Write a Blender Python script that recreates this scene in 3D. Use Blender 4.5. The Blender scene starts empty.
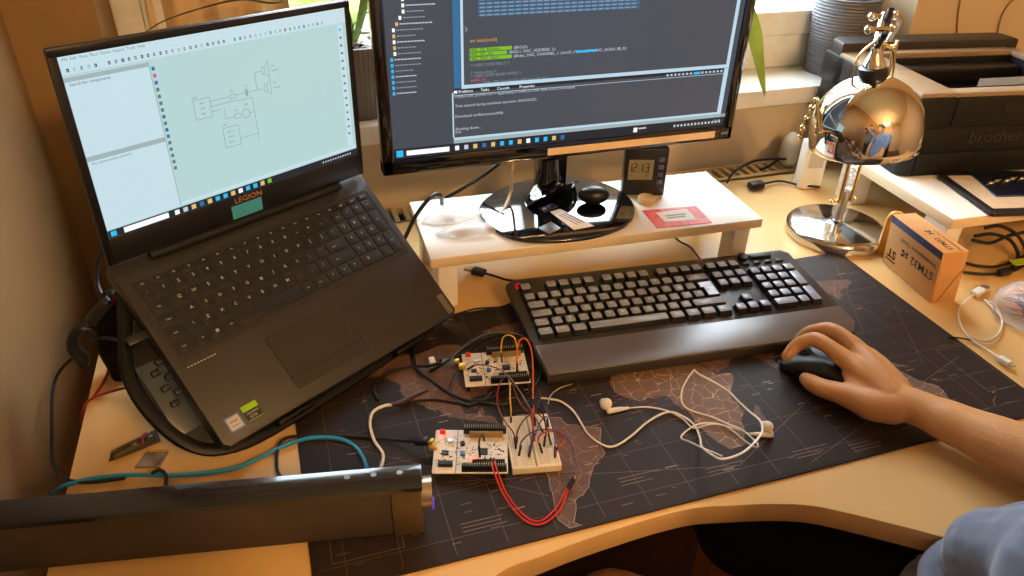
import bpy, bmesh, math, random
from mathutils import Vector, Matrix, Euler
random.seed(7)
C = bpy.context.scene.collection
PI = math.pi
H = 0.74            # height of the desk top above the floor; everything below is written relative to the desk top
# ------------------------------------------------------------------ camera (measured from the photograph)
YAW, PITCH, ROLL, CX, CY, CZ, F = -0.32105679, 0.5712527, 0.02289239, -0.41631561, -0.4578915, 0.61946803, 745.27164
_r = Vector((math.cos(YAW), math.sin(YAW), 0)); _f = Vector((-math.sin(YAW)*math.cos(PITCH), math.cos(YAW)*math.cos(PITCH), -math.sin(PITCH)))
_u = _r.cross(_f)
CR = _r*math.cos(ROLL) + _u*math.sin(ROLL); CU = -_r*math.sin(ROLL) + _u*math.cos(ROLL); CF = _f
CP = Vector((CX, CY, CZ))
def ray(px, py): return CF + CR*((px-512)/F) - CU*((py-288)/F)
def at(px, py, z=0.0):
    "measured point of the place at height z"
    d = ray(px, py); return CP + d*((z-CP.z)/d.z)
def aty(px, py, y):
    d = ray(px, py); return CP + d*((y-CP.y)/d.y)
def path(pts, z=None):
    return [at(p[0], p[1], (p[2] if len(p) > 2 else z)) for p in pts]

# ------------------------------------------------------------------ materials
def lin(c):
    c = c/255.0
    return c/12.92 if c <= .04045 else ((c+.055)/1.055)**2.4
def hx(h): return tuple(lin(int(h[i:i+2], 16)) for i in (0, 2, 4)) + (1.0,)
MATS = {}
def pm(name, col, rough=.5, metal=0, var=.08, scale=30, bump=0, bscale=200, spec=.5, coat=0, emit=0, trans=0, alpha=1, ior=1.45, sheen=0):
    if name in MATS: return MATS[name]
    m = bpy.data.materials.new(name); m.use_nodes = True
    nt = m.node_tree; b = nt.nodes['Principled BSDF']
    col = hx(col) if isinstance(col, str) else col
    tc = nt.nodes.new('ShaderNodeTexCoord')
    no = nt.nodes.new('ShaderNodeTexNoise'); no.inputs['Scale'].default_value = scale; no.inputs['Detail'].default_value = 4
    nt.links.new(tc.outputs['Object'], no.inputs['Vector'])
    rp = nt.nodes.new('ShaderNodeValToRGB')
    rp.color_ramp.elements[0].position = .3; rp.color_ramp.elements[1].position = .7
    rp.color_ramp.elements[0].color = tuple(c*(1-var) for c in col[:3])+(1,)
    rp.color_ramp.elements[1].color = tuple(min(1, c*(1+var)) for c in col[:3])+(1,)
    nt.links.new(no.outputs['Fac'], rp.inputs['Fac'])
    nt.links.new(rp.outputs['Color'], b.inputs['Base Color'])
    b.inputs['Roughness'].default_value = rough; b.inputs['Metallic'].default_value = metal
    b.inputs['Specular IOR Level'].default_value = spec; b.inputs['IOR'].default_value = ior
    b.inputs['Coat Weight'].default_value = coat; b.inputs['Coat Roughness'].default_value = .05
    if trans: b.inputs['Transmission Weight'].default_value = trans
    if alpha < 1: b.inputs['Alpha'].default_value = alpha
    if sheen: b.inputs['Sheen Weight'].default_value = sheen
    if emit:
        nt.links.new(rp.outputs['Color'], b.inputs['Emission Color']); b.inputs['Emission Strength'].default_value = emit
    if bump:
        n2 = nt.nodes.new('ShaderNodeTexNoise'); n2.inputs['Scale'].default_value = bscale; n2.inputs['Detail'].default_value = 3
        nt.links.new(tc.outputs['Object'], n2.inputs['Vector'])
        bp = nt.nodes.new('ShaderNodeBump'); bp.inputs['Strength'].default_value = bump; bp.inputs['Distance'].default_value = .002
        nt.links.new(n2.outputs['Fac'], bp.inputs['Height']); nt.links.new(bp.outputs['Normal'], b.inputs['Normal'])
    MATS[name] = m
    return m
def screen(name, col, strength):
    "light given off by a screen"
    if name in MATS: return MATS[name]
    m = pm(name, (0.01, 0.01, 0.01, 1), rough=.22, var=0)
    b = m.node_tree.nodes['Principled BSDF']
    col = hx(col) if isinstance(col, str) else col
    b.inputs['Emission Color'].default_value = col; b.inputs['Emission Strength'].default_value = strength
    return m
def film(name, col, amount, rough=.1):
    "thin clear plastic: part see-through, part glossy"
    if name in MATS: return MATS[name]
    m = bpy.data.materials.new(name); m.use_nodes = True; nt = m.node_tree; nt.nodes.clear()
    o = nt.nodes.new('ShaderNodeOutputMaterial'); mx = nt.nodes.new('ShaderNodeMixShader'); t = nt.nodes.new('ShaderNodeBsdfTransparent')
    p = nt.nodes.new('ShaderNodeBsdfPrincipled'); p.inputs['Base Color'].default_value = hx(col); p.inputs['Roughness'].default_value = rough
    p.inputs['Specular IOR Level'].default_value = 1
    lw = nt.nodes.new('ShaderNodeLayerWeight'); lw.inputs['Blend'].default_value = .35
    no = nt.nodes.new('ShaderNodeTexNoise'); no.inputs['Scale'].default_value = 60
    ma = nt.nodes.new('ShaderNodeMath'); ma.operation = 'MULTIPLY_ADD'; ma.inputs[1].default_value = .55; ma.inputs[2].default_value = amount
    nt.links.new(lw.outputs['Facing'], ma.inputs[0])
    bp = nt.nodes.new('ShaderNodeBump'); bp.inputs['Strength'].default_value = .4; bp.inputs['Distance'].default_value = .002
    nt.links.new(no.outputs['Fac'], bp.inputs['Height']); nt.links.new(bp.outputs['Normal'], p.inputs['Normal'])
    nt.links.new(ma.outputs[0], mx.inputs[0]); nt.links.new(t.outputs[0], mx.inputs[1]); nt.links.new(p.outputs[0], mx.inputs[2]); nt.links.new(mx.outputs[0], o.inputs[0])
    MATS[name] = m; return m

# ------------------------------------------------------------------ mesh builder
def spline(pts, n=6, closed=False):
    pts = [Vector(p) for p in pts]
    if len(pts) < 3: return pts
    out = []; N = len(pts)
    rng = range(N) if closed else range(N-1)
    for i in rng:
        p1, p2 = pts[i % N], pts[(i+1) % N]
        p0 = pts[(i-1) % N] if (closed or i > 0) else p1*2-p2
        p3 = pts[(i+2) % N] if (closed or i < N-2) else p2*2-p1
        for k in range(n):
            t = k/n; t2 = t*t; t3 = t2*t
            out.append(.5*((2*p1)+(p2-p0)*t+(2*p0-5*p1+4*p2-p3)*t2+(3*p1-p0-3*p2+p3)*t3))
    if not closed: out.append(pts[-1])
    return out
_glyph = {}
def text_geo(s, bold=0.0):
    k = (s, bold)
    if k in _glyph: return _glyph[k]
    cu = bpy.data.curves.new('t', 'FONT'); cu.body = s; cu.size = 1; cu.align_x = 'CENTER'; cu.align_y = 'CENTER'; cu.resolution_u = 2; cu.offset = bold
    ob = bpy.data.objects.new('t', cu); C.objects.link(ob)
    bpy.context.view_layer.update()
    me = ob.to_mesh()
    r = ([v.co.copy() for v in me.vertices], [tuple(p.vertices) for p in me.polygons])
    ob.to_mesh_clear(); bpy.data.objects.remove(ob); bpy.data.curves.remove(cu)
    _glyph[k] = r
    return r
class MB:
    def __init__(s, M=None): s.v = []; s.f = []; s.mi = []; s.mats = []; s.M = M or Matrix()
    def mat(s, m):
        if m not in s.mats: s.mats.append(m)
        return s.mats.index(m)
    def add(s, vs, fs, m, M=None):
        o = len(s.v); T = s.M @ M if M else s.M
        s.v += [T @ Vector(v) for v in vs]; s.f += [tuple(i+o for i in f) for f in fs]; s.mi += [s.mat(m)]*len(fs); return s
    def bm(s, b, m, M=None):
        b.verts.ensure_lookup_table(); b.verts.index_update()
        s.add([v.co.copy() for v in b.verts], [[v.index for v in f.verts] for f in b.faces], m, M); b.free(); return s
    def box(s, c, d, m, bev=0, seg=2, M=None):
        b = bmesh.new(); bmesh.ops.create_cube(b, size=1)
        for v in b.verts: v.co = Vector((v.co.x*d[0], v.co.y*d[1], v.co.z*d[2]))
        if bev: bmesh.ops.bevel(b, geom=b.edges[:], offset=min(bev, min(d)*.49), segments=seg, profile=.5, affect='EDGES')
        T = Matrix.Translation(c)
        return s.bm(b, m, M @ T if M else T)
    def prism(s, poly, z0, z1, m, bev=0, M=None, seg=2):
        b = bmesh.new(); vs = [b.verts.new((p[0], p[1], z0)) for p in poly]; f = b.faces.new(vs)
        f.normal_update()
        if f.normal.z > 0: f.normal_flip()
        r = bmesh.ops.extrude_face_region(b, geom=[f])
        top = [g for g in r['geom'] if isinstance(g, bmesh.types.BMVert)]
        for v in top: v.co.z = z1
        bmesh.ops.recalc_face_normals(b, faces=b.faces[:])
        if bev:
            es = [e for e in b.edges if abs(e.verts[0].co.z-e.verts[1].co.z) < 1e-7]
            bmesh.ops.bevel(b, geom=es, offset=bev, segments=seg, profile=.5, affect='EDGES')
        return s.bm(b, m, M)
    def rings(s, rings, m, cap=True, M=None):
        n = len(rings[0]); vs = [p for r in rings for p in r]; fs = []
        for i in range(len(rings)-1):
            for j in range(n): a = i*n+j; b = i*n+(j+1) % n; fs.append((a, b, b+n, a+n))
        if cap: fs.append(tuple(range(n-1, -1, -1))); fs.append(tuple((len(rings)-1)*n+j for j in range(n)))
        return s.add(vs, fs, m, M)
    def lathe(s, prof, m, n=32, M=None, cap=True):
        return s.rings([[(r*math.cos(2*PI*k/n), r*math.sin(2*PI*k/n), z) for k in range(n)] for r, z in prof], m, cap, M)
    def cyl(s, p0, p1, r0, m, r1=None, n=16):
        return s.tube([p0, p1], r0, m, n=n, sp=1, r1=r1)
    def tube(s, pts, r, m, n=8, sp=6, r1=None, closed=False, flat=1.0):
        P = spline(pts, sp, closed) if (sp > 1 and len(pts) > 2) else [Vector(p) for p in pts]
        N = len(P); rs = []
        t0 = (P[1]-P[0]).normalized(); up = Vector((0, 0, 1)) if abs(t0.z) < .9 else Vector((1, 0, 0))
        a = t0.cross(up).normalized(); 
        for i in range(N):
            if closed: t = (P[(i+1) % N]-P[i-1])
            else: t = P[min(i+1, N-1)]-P[max(i-1, 0)]
            if t.length < 1e-9: t = t0.copy()
            t.normalize(); a = (a-t*a.dot(t)).normalized(); b = t.cross(a)
            if callable(r): rr = r(i/(N-1))
            elif isinstance(r, (list, tuple)):
                q = i/(N-1)*(len(r)-1); k = min(int(q), len(r)-2); rr = r[k]+(r[k+1]-r[k])*(q-k)
            else: rr = r+(r1-r)*i/(N-1) if r1 is not None else r
            rs.append([P[i]+a*math.cos(2*PI*k/n)*rr+b*math.sin(2*PI*k/n)*rr*flat for k in range(n)])
        if closed: rs.append(rs[0])
        return s.rings(rs, m, not closed)
    def limb(s, pts, radii, m, n=14, sp=5, flat=1.0):
        "tapered limb with rounded ends"
        P = spline(pts, sp); N = len(P); R = []
        for i in range(N):
            q = i/(N-1)*(len(radii)-1); k = min(int(q), len(radii)-2); t = q-k; t = t*t*(3-2*t); R.append(radii[k]+(radii[k+1]-radii[k])*t)
        d0 = (P[0]-P[1]).normalized(); d1 = (P[-1]-P[-2]).normalized()
        pre = [(P[0]+d0*R[0]*math.sin(a), R[0]*math.cos(a)) for a in (1.45, 1.1, .75, .35)]
        post = [(P[-1]+d1*R[-1]*math.sin(a), R[-1]*math.cos(a)) for a in (.35, .75, 1.1, 1.45)]
        Q = pre+list(zip(P, R))+post
        pts2 = [q[0] for q in Q]; rr = [q[1] for q in Q]; N = len(Q)
        t0 = (pts2[1]-pts2[0]).normalized(); up = Vector((0, 0, 1)) if abs(t0.z) < .9 else Vector((0, 1, 0)); a = t0.cross(up).normalized(); rs = []
        for i in range(N):
            t = (pts2[min(i+1, N-1)]-pts2[max(i-1, 0)]).normalized(); a = (a-t*a.dot(t)).normalized(); b = t.cross(a)
            rs.append([pts2[i]+a*math.cos(2*PI*k/n)*rr[i]+b*math.sin(2*PI*k/n)*rr[i]*flat for k in range(n)])
        return s.rings(rs, m)
    def ball(s, c, r, m, n=20, M=None):
        if not isinstance(r, (tuple, list)): r = (r, r, r)
        rs = []
        for i in range(1, n//2):
            a = PI*i/(n//2); rs.append([(c[0]+r[0]*math.sin(a)*math.cos(2*PI*k/n), c[1]+r[1]*math.sin(a)*math.sin(2*PI*k/n), c[2]-r[2]*math.cos(a)) for k in range(n)])
        return s.rings(rs, m, True, M)
    def text(s, t, size, m, M, sx=1.0, bold=0.0):
        vs, fs = text_geo(t, bold)
        return s.add([(v.x*size*sx, v.y*size, 0) for v in vs], fs, m, M) if fs else s
    def quad(s, x0, y0, x1, y1, z, m, M=None): return s.add([(x0, y0, z), (x1, y0, z), (x1, y1, z), (x0, y1, z)], [(0, 1, 2, 3)], m, M)
    def line(s, a, b, w, z, m, M=None):
        a = Vector(a[:2]); b = Vector(b[:2]); d = b-a
        if d.length < 1e-9: return s
        d = Vector((-d.y, d.x)).normalized()*w/2
        return s.add([(a.x-d.x, a.y-d.y, z), (b.x-d.x, b.y-d.y, z), (b.x+d.x, b.y+d.y, z), (a.x+d.x, a.y+d.y, z)], [(0, 1, 2, 3)], m, M)
    def build(s, name, parent=None, ang=35, fix=True, recenter=None):
        me = bpy.data.meshes.new(name)
        vs = s.v; loc = Vector((0, 0, 0))
        if parent is None if recenter is None else recenter:
            xs = [v.x for v in vs]; ys = [v.y for v in vs]; zs = [v.z for v in vs]
            loc = Vector(((min(xs)+max(xs))/2, (min(ys)+max(ys))/2, min(zs)))
        me.from_pydata([tuple(v-loc) for v in vs], [], s.f)
        for m in s.mats: me.materials.append(m)
        me.polygons.foreach_set('material_index', s.mi)
        if fix:
            b = bmesh.new(); b.from_mesh(me); bmesh.ops.recalc_face_normals(b, faces=b.faces[:]); b.to_mesh(me); b.free()
        me.polygons.foreach_set('use_smooth', [True]*len(me.polygons))
        me.set_sharp_from_angle(angle=math.radians(ang)); me.update()
        o = bpy.data.objects.new(name, me); C.objects.link(o); o.location = loc
        if parent: o.parent = parent
        return o
def tag(o, label=None, cat=None, group=None, kind=None):
    if label: o['label'] = label
    if cat: o['category'] = cat
    if group: o['group'] = group
    if kind: o['kind'] = kind
    return o
def thing(name, label, cat, loc=(0, 0, 0), rz=0, group=None, M=None):
    o = bpy.data.objects.new(name, None); C.objects.link(o); o.empty_display_size = .02
    if M is not None: o.matrix_world = M
    else: o.location = loc; o.rotation_euler = (0, 0, rz)
    return tag(o, label, cat, group)
def T(x, y, z): return Matrix.Translation((x, y, z))
def R(ax, a): return Matrix.Rotation(a, 4, ax)
def frame(o, x, yh):
    "matrix with origin o, x axis x and y axis near yh"
    x = Vector(x).normalized(); yh = Vector(yh); z = x.cross(yh).normalized(); y = z.cross(x)
    m = Matrix((x, y, z)).transposed().to_4x4(); m.translation = o; return m
def rrect(w, d, r, n=5, cx=0, cy=0):
    out = []
    for sx, sy, a0 in ((1, 1, 0), (-1, 1, PI/2), (-1, -1, PI), (1, -1, 3*PI/2)):
        for k in range(n+1):
            a = a0+PI/2*k/n; out.append((cx+sx*(w/2-r)+r*math.cos(a), cy+sy*(d/2-r)+r*math.sin(a)))
    return out

# ------------------------------------------------------------------ common materials
M_black = pm('black_plastic', '17171a', .42)
M_blackg = pm('glossy_black_plastic', '0a0b0e', .08, coat=1, spec=.7)
M_cable = pm('black_cable_rubber', '111113', .45)
M_white = pm('white_plastic', 'e2ded6', .4)
M_cablew = pm('white_cable_rubber', 'd8d2c6', .4)
M_chrome = pm('chrome', (.74, .72, .69, 1), .06, 1, var=.02)
M_brass = pm('brass', (.80, .62, .34, 1), .18, 1, var=.05)
M_steel = pm('brushed_steel', (.6, .6, .6, 1), .3, 1)
M_gold = pm('gold_contacts', (.75, .55, .2, 1), .3, 1)
# ================================================================== THE ROOM
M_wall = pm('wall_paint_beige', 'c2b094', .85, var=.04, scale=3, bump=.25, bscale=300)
M_wallL = pm('wall_brown_shaded', '8c6e48', .85, var=.04, scale=3, bump=.25, bscale=300)  # brown left wall, darkened so that its shade sits in the colour
M_floor = pm('dark_wood_floor', '4a3020', .45, var=.3, scale=6)
M_ceil = pm('ceiling_paint', 'd9cdb8', .9)
M_frame = pm('window_frame_white', 'dfe0dc', .35)
M_sill = pm('sill_white_laminate', 'e4e2dc', .3, var=.03)
XL, XR, YF, YB, ZC = -.765, 2.4, -3.2, .80, 1.86
WX0, WX1, WZ0, WZ1 = -.645, .855, .12, 1.40
def struct(name, mb, **k):
    o = mb.build(name, **k); o['kind'] = 'structure'; return o
T_ = .16
b = MB(); b.box(((XL+XR)/2, (YF+YB)/2, -H-.05), (XR-XL+.4, YB-YF+.6, .1), M_floor); struct('floor', b)
b = MB(); b.box(((XL+XR)/2, (YF+YB)/2, ZC+.05), (XR-XL+.4, YB-YF+.9, .1), M_ceil); struct('ceiling', b)
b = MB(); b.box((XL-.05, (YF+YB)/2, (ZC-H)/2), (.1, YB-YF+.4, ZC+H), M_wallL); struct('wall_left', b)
b = MB(); b.box((XR+.05, (YF+YB)/2, (ZC-H)/2), (.1, YB-YF+.4, ZC+H), M_wall); struct('wall_right', b)
b = MB(); b.box(((XL+XR)/2, YF-.05, (ZC-H)/2), (XR-XL+.2, .1, ZC+H), M_wall); struct('wall_front', b)
b = MB()
def seg(x0, x1, z0, z1, m=None): b.box(((x0+x1)/2, YB+T_/2+.01, (z0+z1)/2), (x1-x0, T_+.02, z1-z0), m or M_wall)
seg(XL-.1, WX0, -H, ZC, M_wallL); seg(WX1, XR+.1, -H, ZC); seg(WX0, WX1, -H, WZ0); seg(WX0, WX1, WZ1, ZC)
b.build('wall_back')['kind'] = 'structure'
# window: casing, sill, two sashes and clear panes
wy = YB+T_-.01
w = bpy.data.objects.new('window_1', None); C.objects.link(w); w.location = (0, wy, WZ0); w['kind'] = 'structure'
def wb(mb, x0, x1, z0, z1, d=.06, y=0, m=None): mb.box(((x0+x1)/2, y, (z0+z1)/2-WZ0), (x1-x0, d, z1-z0), m or M_frame, .004)
fr = MB(); z0 = WZ0+.035
wb(fr, WX0, WX0+.045, z0, WZ1); wb(fr, WX1-.045, WX1, z0, WZ1); wb(fr, WX0, WX1, z0, z0+.070); wb(fr, WX0, WX1, WZ1-.045, WZ1); wb(fr, .08, .13, z0, WZ1, .07)
fr.build('window_frame', w)
for x0, x1 in ((WX0+.045, .08), (.13, WX1-.045)):
    s_ = MB(); a0, a1 = z0+.070, WZ1-.045
    wb(s_, x0, x0+.05, a0, a1, .05, -.012); wb(s_, x1-.05, x1, a0, a1, .05, -.012); wb(s_, x0, x1, a0, a0+.05, .05, -.012); wb(s_, x0, x1, a1-.05, a1, .05, -.012)
    s_.build('sash', w)
    g = MB(); wb(g, x0+.05, x1-.05, a0+.05, a1-.05, .004, 0, film('window_glass', 'ffffff', .02, .02)); g.build('glass_pane', w)
b = MB(); b.box(((WX0+WX1)/2, .785+.085, WZ0+.0175), (WX1-WX0+.0, .17, .035), M_sill, .003); struct('trim_1', b)
# radiator grille between the desk and the wall
r_ = thing('radiator', 'white radiator with a slotted top grille behind the desk', 'radiator', (0, .745, -H+.1))
b = MB(); b.box((0, .002, .29), (1.3, .06, .56), M_sill, .004); b.build('panel', r_)
M_slot = pm('slot_shade', '1c1610', .8)
M_gr = pm('grille_beige_enamel', 'c9b48c', .4)
g = MB(); zt = H-.1-.006
g.box((0, -.027, zt), (1.34, .008, .012), M_gr); g.box((0, .036, zt), (1.34, .008, .012), M_gr)
x = -.66
while x < .67: g.box((x, .005, zt), (.009, .056, .010), M_gr); x += .021
g.box((0, .004, zt-.012), (1.32, .056, .004), M_slot)  # dark sheet under the bars, painted shade for the slots
g.build('grille', r_)
b = MB()
for x in (-.55, .55): b.box((x, 0, -.045), (.04, .05, .11), M_sill, .003)
b.build('foot', r_)
# garden behind the window
M_lawn = pm('sunlit_grass', '5e6b2c', .9, var=.4, scale=3)
b = MB(); b.box((0, 6.2, -1.25), (16, 10, .1), M_lawn); tag(b.build('lawn'), 'bright green lawn outside the window', 'lawn', kind='stuff')
hd = MB(); M_leafh = pm('hedge_leaves', '5c6a28', .8, var=.5, scale=12)
for i in range(150):
    x = random.uniform(-3.5, 3.5); z = random.uniform(-1.1, .9); r = random.uniform(.15, .3)
    hd.ball((x, 7+random.uniform(-.25, .25), z), (r, r, r*.8), M_leafh, 8)
tag(hd.build('garden_hedge'), 'pale green sunlit hedge beyond the lawn outside', 'hedge', kind='stuff')
# cream curtain at the left end of the window
cu = MB(); M_cur = pm('curtain_fabric', 'c8ad86', .9, bump=.2)
rs = []
for z in (WZ0+.04, .6, WZ1-.02):
    ring = []
    for k in range(41):
        t = k/40; ring.append((-.59+t*.22, .905+.010*math.sin(t*22), z))
    for k in range(40, -1, -1):
        t = k/40; ring.append((-.59+t*.22, .908+.010*math.sin(t*22), z))
    rs.append(ring)
cu.rings(rs, M_cur); tag(cu.build('curtain'), 'beige curtain at the left end of the window', 'curtain')

# ================================================================== DESK
M_desk = pm('desk_beech_laminate', 'd2ad74', .33, var=.03, scale=4, spec=.5)
M_dedge = pm('desk_edge_shaded', 'bd9a68', .45, var=.03)  # front edge darker than the top: its shade is put into the colour
dk = thing('desk', 'large pale wooden desk with a curved front cut-out', 'desk', (0, 0, -H))
edge = [at(p[0], p[1]) for p in ((495, 576), (540, 557), (579, 542), (618, 529), (657, 517), (696, 508), (735, 505.5), (775, 504), (814, 506), (860, 516), (905, 527), (948, 538))]
edge = [Vector((-.62, -.30, 0)), Vector((-.46, -.16, 0)), Vector((-.37, -.075, 0))] + edge + [Vector((.225, -.150, 0)), Vector((.29, -.185, 0)), Vector((.40, -.20, 0)), Vector((.6, -.205, 0))]
front = spline(edge, 4)
YD = lambda x: .727+.018*x
outline = [(p.x, p.y) for p in front] + [(1.15, -.205), (1.15, YD(1.15)), (-.69, YD(-.69)), (-.69, -.30)]
b = MB(); b.prism(outline, H-.028, H, M_desk, .0015)
top = b.build('tabletop', dk)
top.data.materials.append(M_dedge)
for p in top.data.polygons:
    if abs(p.normal.z) < .5 and p.area > 1e-6: p.material_index = 1
for x, y in ((-.64, -.24), (1.08, -.14), (1.08, .62), (-.64, .62)):
    l = MB(); l.box((x, y, (H-.028)/2), (.05, .05, H-.028), M_white, .004); l.build('leg', dk)

# ================================================================== DESK MAT with a world map print
def mat_material():
    m = pm('mat_cloth', '241a16', .6, var=.10, scale=9, bump=.15, bscale=900, spec=.35)
    return m
def land_material(nm='mat_print_land', col='5c4236', line='86695a'):
    m = pm(nm, col, .62, var=.12, scale=14, bump=.15, bscale=900, spec=.35)
    nt = m.node_tree; b = nt.nodes['Principled BSDF']; ramp = [n for n in nt.nodes if n.type == 'VALTORGB'][0]
    vo = nt.nodes.new('ShaderNodeTexVoronoi'); vo.feature = 'DISTANCE_TO_EDGE'; vo.inputs['Scale'].default_value = 52
    tc = [n for n in nt.nodes if n.type == 'TEX_COORD'][0]
    no = nt.nodes.new('ShaderNodeTexNoise'); no.inputs['Scale'].default_value = 60
    mixv = nt.nodes.new('ShaderNodeMixRGB'); mixv.blend_type = 'ADD'; mixv.inputs[0].default_value = .012
    nt.links.new(tc.outputs['Object'], no.inputs['Vector']); nt.links.new(tc.outputs['Object'], mixv.inputs[1]); nt.links.new(no.outputs['Color'], mixv.inputs[2])
    nt.links.new(mixv.outputs[0], vo.inputs['Vector'])
    lt = nt.nodes.new('ShaderNodeMath'); lt.operation = 'LESS_THAN'; lt.inputs[1].default_value = .014
    nt.links.new(vo.outputs['Distance'], lt.inputs[0])
    mx = nt.nodes.new('ShaderNodeMixRGB'); mx.inputs[2].default_value = hx(line)
    nt.links.new(lt.outputs[0], mx.inputs[0]); nt.links.new(ramp.outputs[0], mx.inputs[1]); nt.links.new(mx.outputs[0], b.inputs['Base Color'])
    return m
M_mat, M_land = mat_material(), land_material(); M_land2 = land_material('mat_print_land_tan', '6a5140', 'b49c7c')
M_grid = pm('mat_print_grid', '55433a', .6); M_ink = pm('mat_print_ink', '6b5448', .6); M_red = pm('mat_print_red', '8a3030', .6); M_pale = pm('mat_print_pale', 'a08a78', .6)
MD = .409; ZM = .003
dm = thing('desk_mat', 'wide dark brown desk mat printed with a world map', 'desk mat', (0, 0, 0))
b = MB(); b.prism(rrect(.90, MD, .006, 3, 0, MD/2), .0002, ZM, M_mat, .0008); b.build('pad', dm)
def ll(lo, la): return (-.022+.0024*lo, .147+.0027*la)
lands = dict(
 na=[(-168,66),(-156,71),(-128,70),(-110,68),(-95,72),(-82,68),(-94,60),(-92,57),(-82,55),(-79,52),(-78,58),(-72,61),(-64,58),(-56,52),(-66,50),(-60,46),(-70,43),(-75,39),(-76,35),(-81,31),(-80,26),(-84,30),(-90,29),(-97,27),(-97,20),(-91,18),(-87,21),(-88,16),(-83,14),(-82,9),(-78,8),(-84,10),(-92,14),(-100,17),(-106,21),(-112,29),(-110,24),(-115,30),(-120,34),(-124,40),(-124,48),(-133,56),(-146,60),(-158,56),(-164,60)],
 gl=[(-55,60),(-44,60),(-24,70),(-20,77),(-32,80),(-60,80),(-70,77),(-54,70)],
 sa=[(-78,8),(-72,12),(-62,10),(-51,5),(-50,0),(-44,-3),(-35,-6),(-39,-14),(-40,-21),(-48,-26),(-54,-34),(-58,-38),(-64,-41),(-66,-46),(-69,-51),(-66,-55),(-72,-53),(-75,-48),(-73,-38),(-71,-28),(-70,-18),(-76,-14),(-81,-6),(-80,0),(-77,4)],
 af=[(-6,35),(10,37),(11,34),(20,31),(25,32),(33,31),(37,22),(43,12),(51,11),(47,4),(40,-4),(40,-15),(35,-20),(33,-27),(26,-34),(19,-34),(15,-26),(12,-17),(13,-8),(9,-1),(9,4),(3,6),(-8,5),(-13,9),(-17,14),(-16,22),(-10,30)],
 mg=[(44,-25),(47,-25),(50,-15),(49,-12),(44,-18)],
 eu=[(-9,37),(-9,43),(-2,44),(-1,47),(-4,48),(2,51),(8,54),(9,57),(12,55),(20,55),(24,58),(30,60),(22,61),(25,65),(21,65),(17,61),(16,57),(12,56),(6,58),(5,61),(14,67),(25,71),(40,67),(44,66),(54,68),(68,69),(70,73),(88,75),(104,77),(113,73),(140,72),(160,70),(179,68),(179,65),(170,60),(163,58),(162,54),(156,51),(156,58),(142,59),(136,54),(141,52),(135,44),(130,42),(129,36),(126,35),(125,40),(118,39),(122,37),(120,33),(122,28),(115,22),(108,21),(106,17),(109,12),(105,9),(100,13),(103,2),(98,8),(98,15),(92,22),(87,21),(80,15),(80,9),(77,8),(73,17),(70,21),(66,25),(57,26),(51,28),(48,30),(52,24),(59,22),(52,16),(44,13),(39,21),(34,28),(36,36),(27,37),(27,41),(40,41),(38,46),(31,46),(28,42),(23,40),(23,37),(19,41),(13,45),(18,40),(12,43),(9,44),(3,42),(-1,37)],
 uk=[(-5,50),(1,51),(0,54),(-3,58),(-5,56),(-3,53)], jp=[(131,31),(140,35),(142,42),(140,41),(136,36)],
 au=[(114,-22),(122,-18),(130,-12),(136,-12),(140,-17),(142,-11),(146,-19),(153,-26),(150,-37),(144,-38),(138,-34),(131,-32),(124,-33),(115,-34)],
 ng=[(131,-1),(141,-3),(150,-10),(143,-8),(138,-8)], bo=[(109,1),(117,6),(118,1),(115,-4),(110,-3)], su=[(95,5),(104,-2),(106,-6),(101,-3)], nz=[(172,-41),(178,-38),(174,-41),(168,-46)])
pr = MB(); rnd = random.Random(3)
def coast(pts):
    out = []
    for i, a in enumerate(pts):
        c = pts[(i+1) % len(pts)]; out.append(a); L = math.hypot(c[0]-a[0], c[1]-a[1])
        for k in range(1, int(L/3)+1):
            t = k/(int(L/3)+1); out.append((a[0]+(c[0]-a[0])*t+rnd.uniform(-.7, .7), a[1]+(c[1]-a[1])*t+rnd.uniform(-.7, .7)))
    return out
for k, p in lands.items():
    p = [ll(*q) for q in coast(p)]
    p = [(min(max(x, -.445), .445), min(max(y, .004), MD-.004)) for x, y in p]
    bmx = bmesh.new(); vv = [bmx.verts.new((x, y, ZM+.00006)) for x, y in p]; bmx.faces.new(vv); bmesh.ops.triangulate(bmx, faces=bmx.faces[:]); pr.bm(bmx, M_land2 if k in ('af', 'uk', 'au', 'ng') else M_land)
    if k in ('sa', 'na', 'af', 'eu', 'au'):
        for i in range(len(p)): pr.line(p[i], p[(i+1) % len(p)], .0006, ZM+.00012, M_pale if k == 'sa' else M_grid)
pr.build('map_print', dm, fix=False)
gr = MB()
for lo in range(-165, 180, 22): x = ll(lo, 0)[0]; gr.line((x, .006), (x+.0, MD-.006), .0007, ZM+.00015, M_grid)
for la in range(-45, 90, 22): y = ll(0, la)[1]; gr.line((-.444, y), (.444, y), .0007, ZM+.00015, M_grid)
for a, c in (((-.30, .10), (.02, .03)), ((.02, .03), (.30, .17)), ((.1, .01), (.42, .12)), ((.33, .2), (.42, .38)), ((-.42, .2), (-.2, .05)), ((.34, .33), (.44, .22)), ((.30, .40), (.38, .24)), ((.36, .12), (.43, .26))): gr.line(a, c, .0006, ZM+.00017, M_ink)
for x0, y0, x1, y1 in ((-.43, .03, -.36, .09), (.40, .05, .445, .14), (.385, .30, .435, .345)):
    for a, c in (((x0, y0), (x1, y0)), ((x1, y0), (x1, y1)), ((x1, y1), (x0, y1)), ((x0, y1), (x0, y0))): gr.line(a, c, .0008, ZM+.00017, M_ink)
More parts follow.
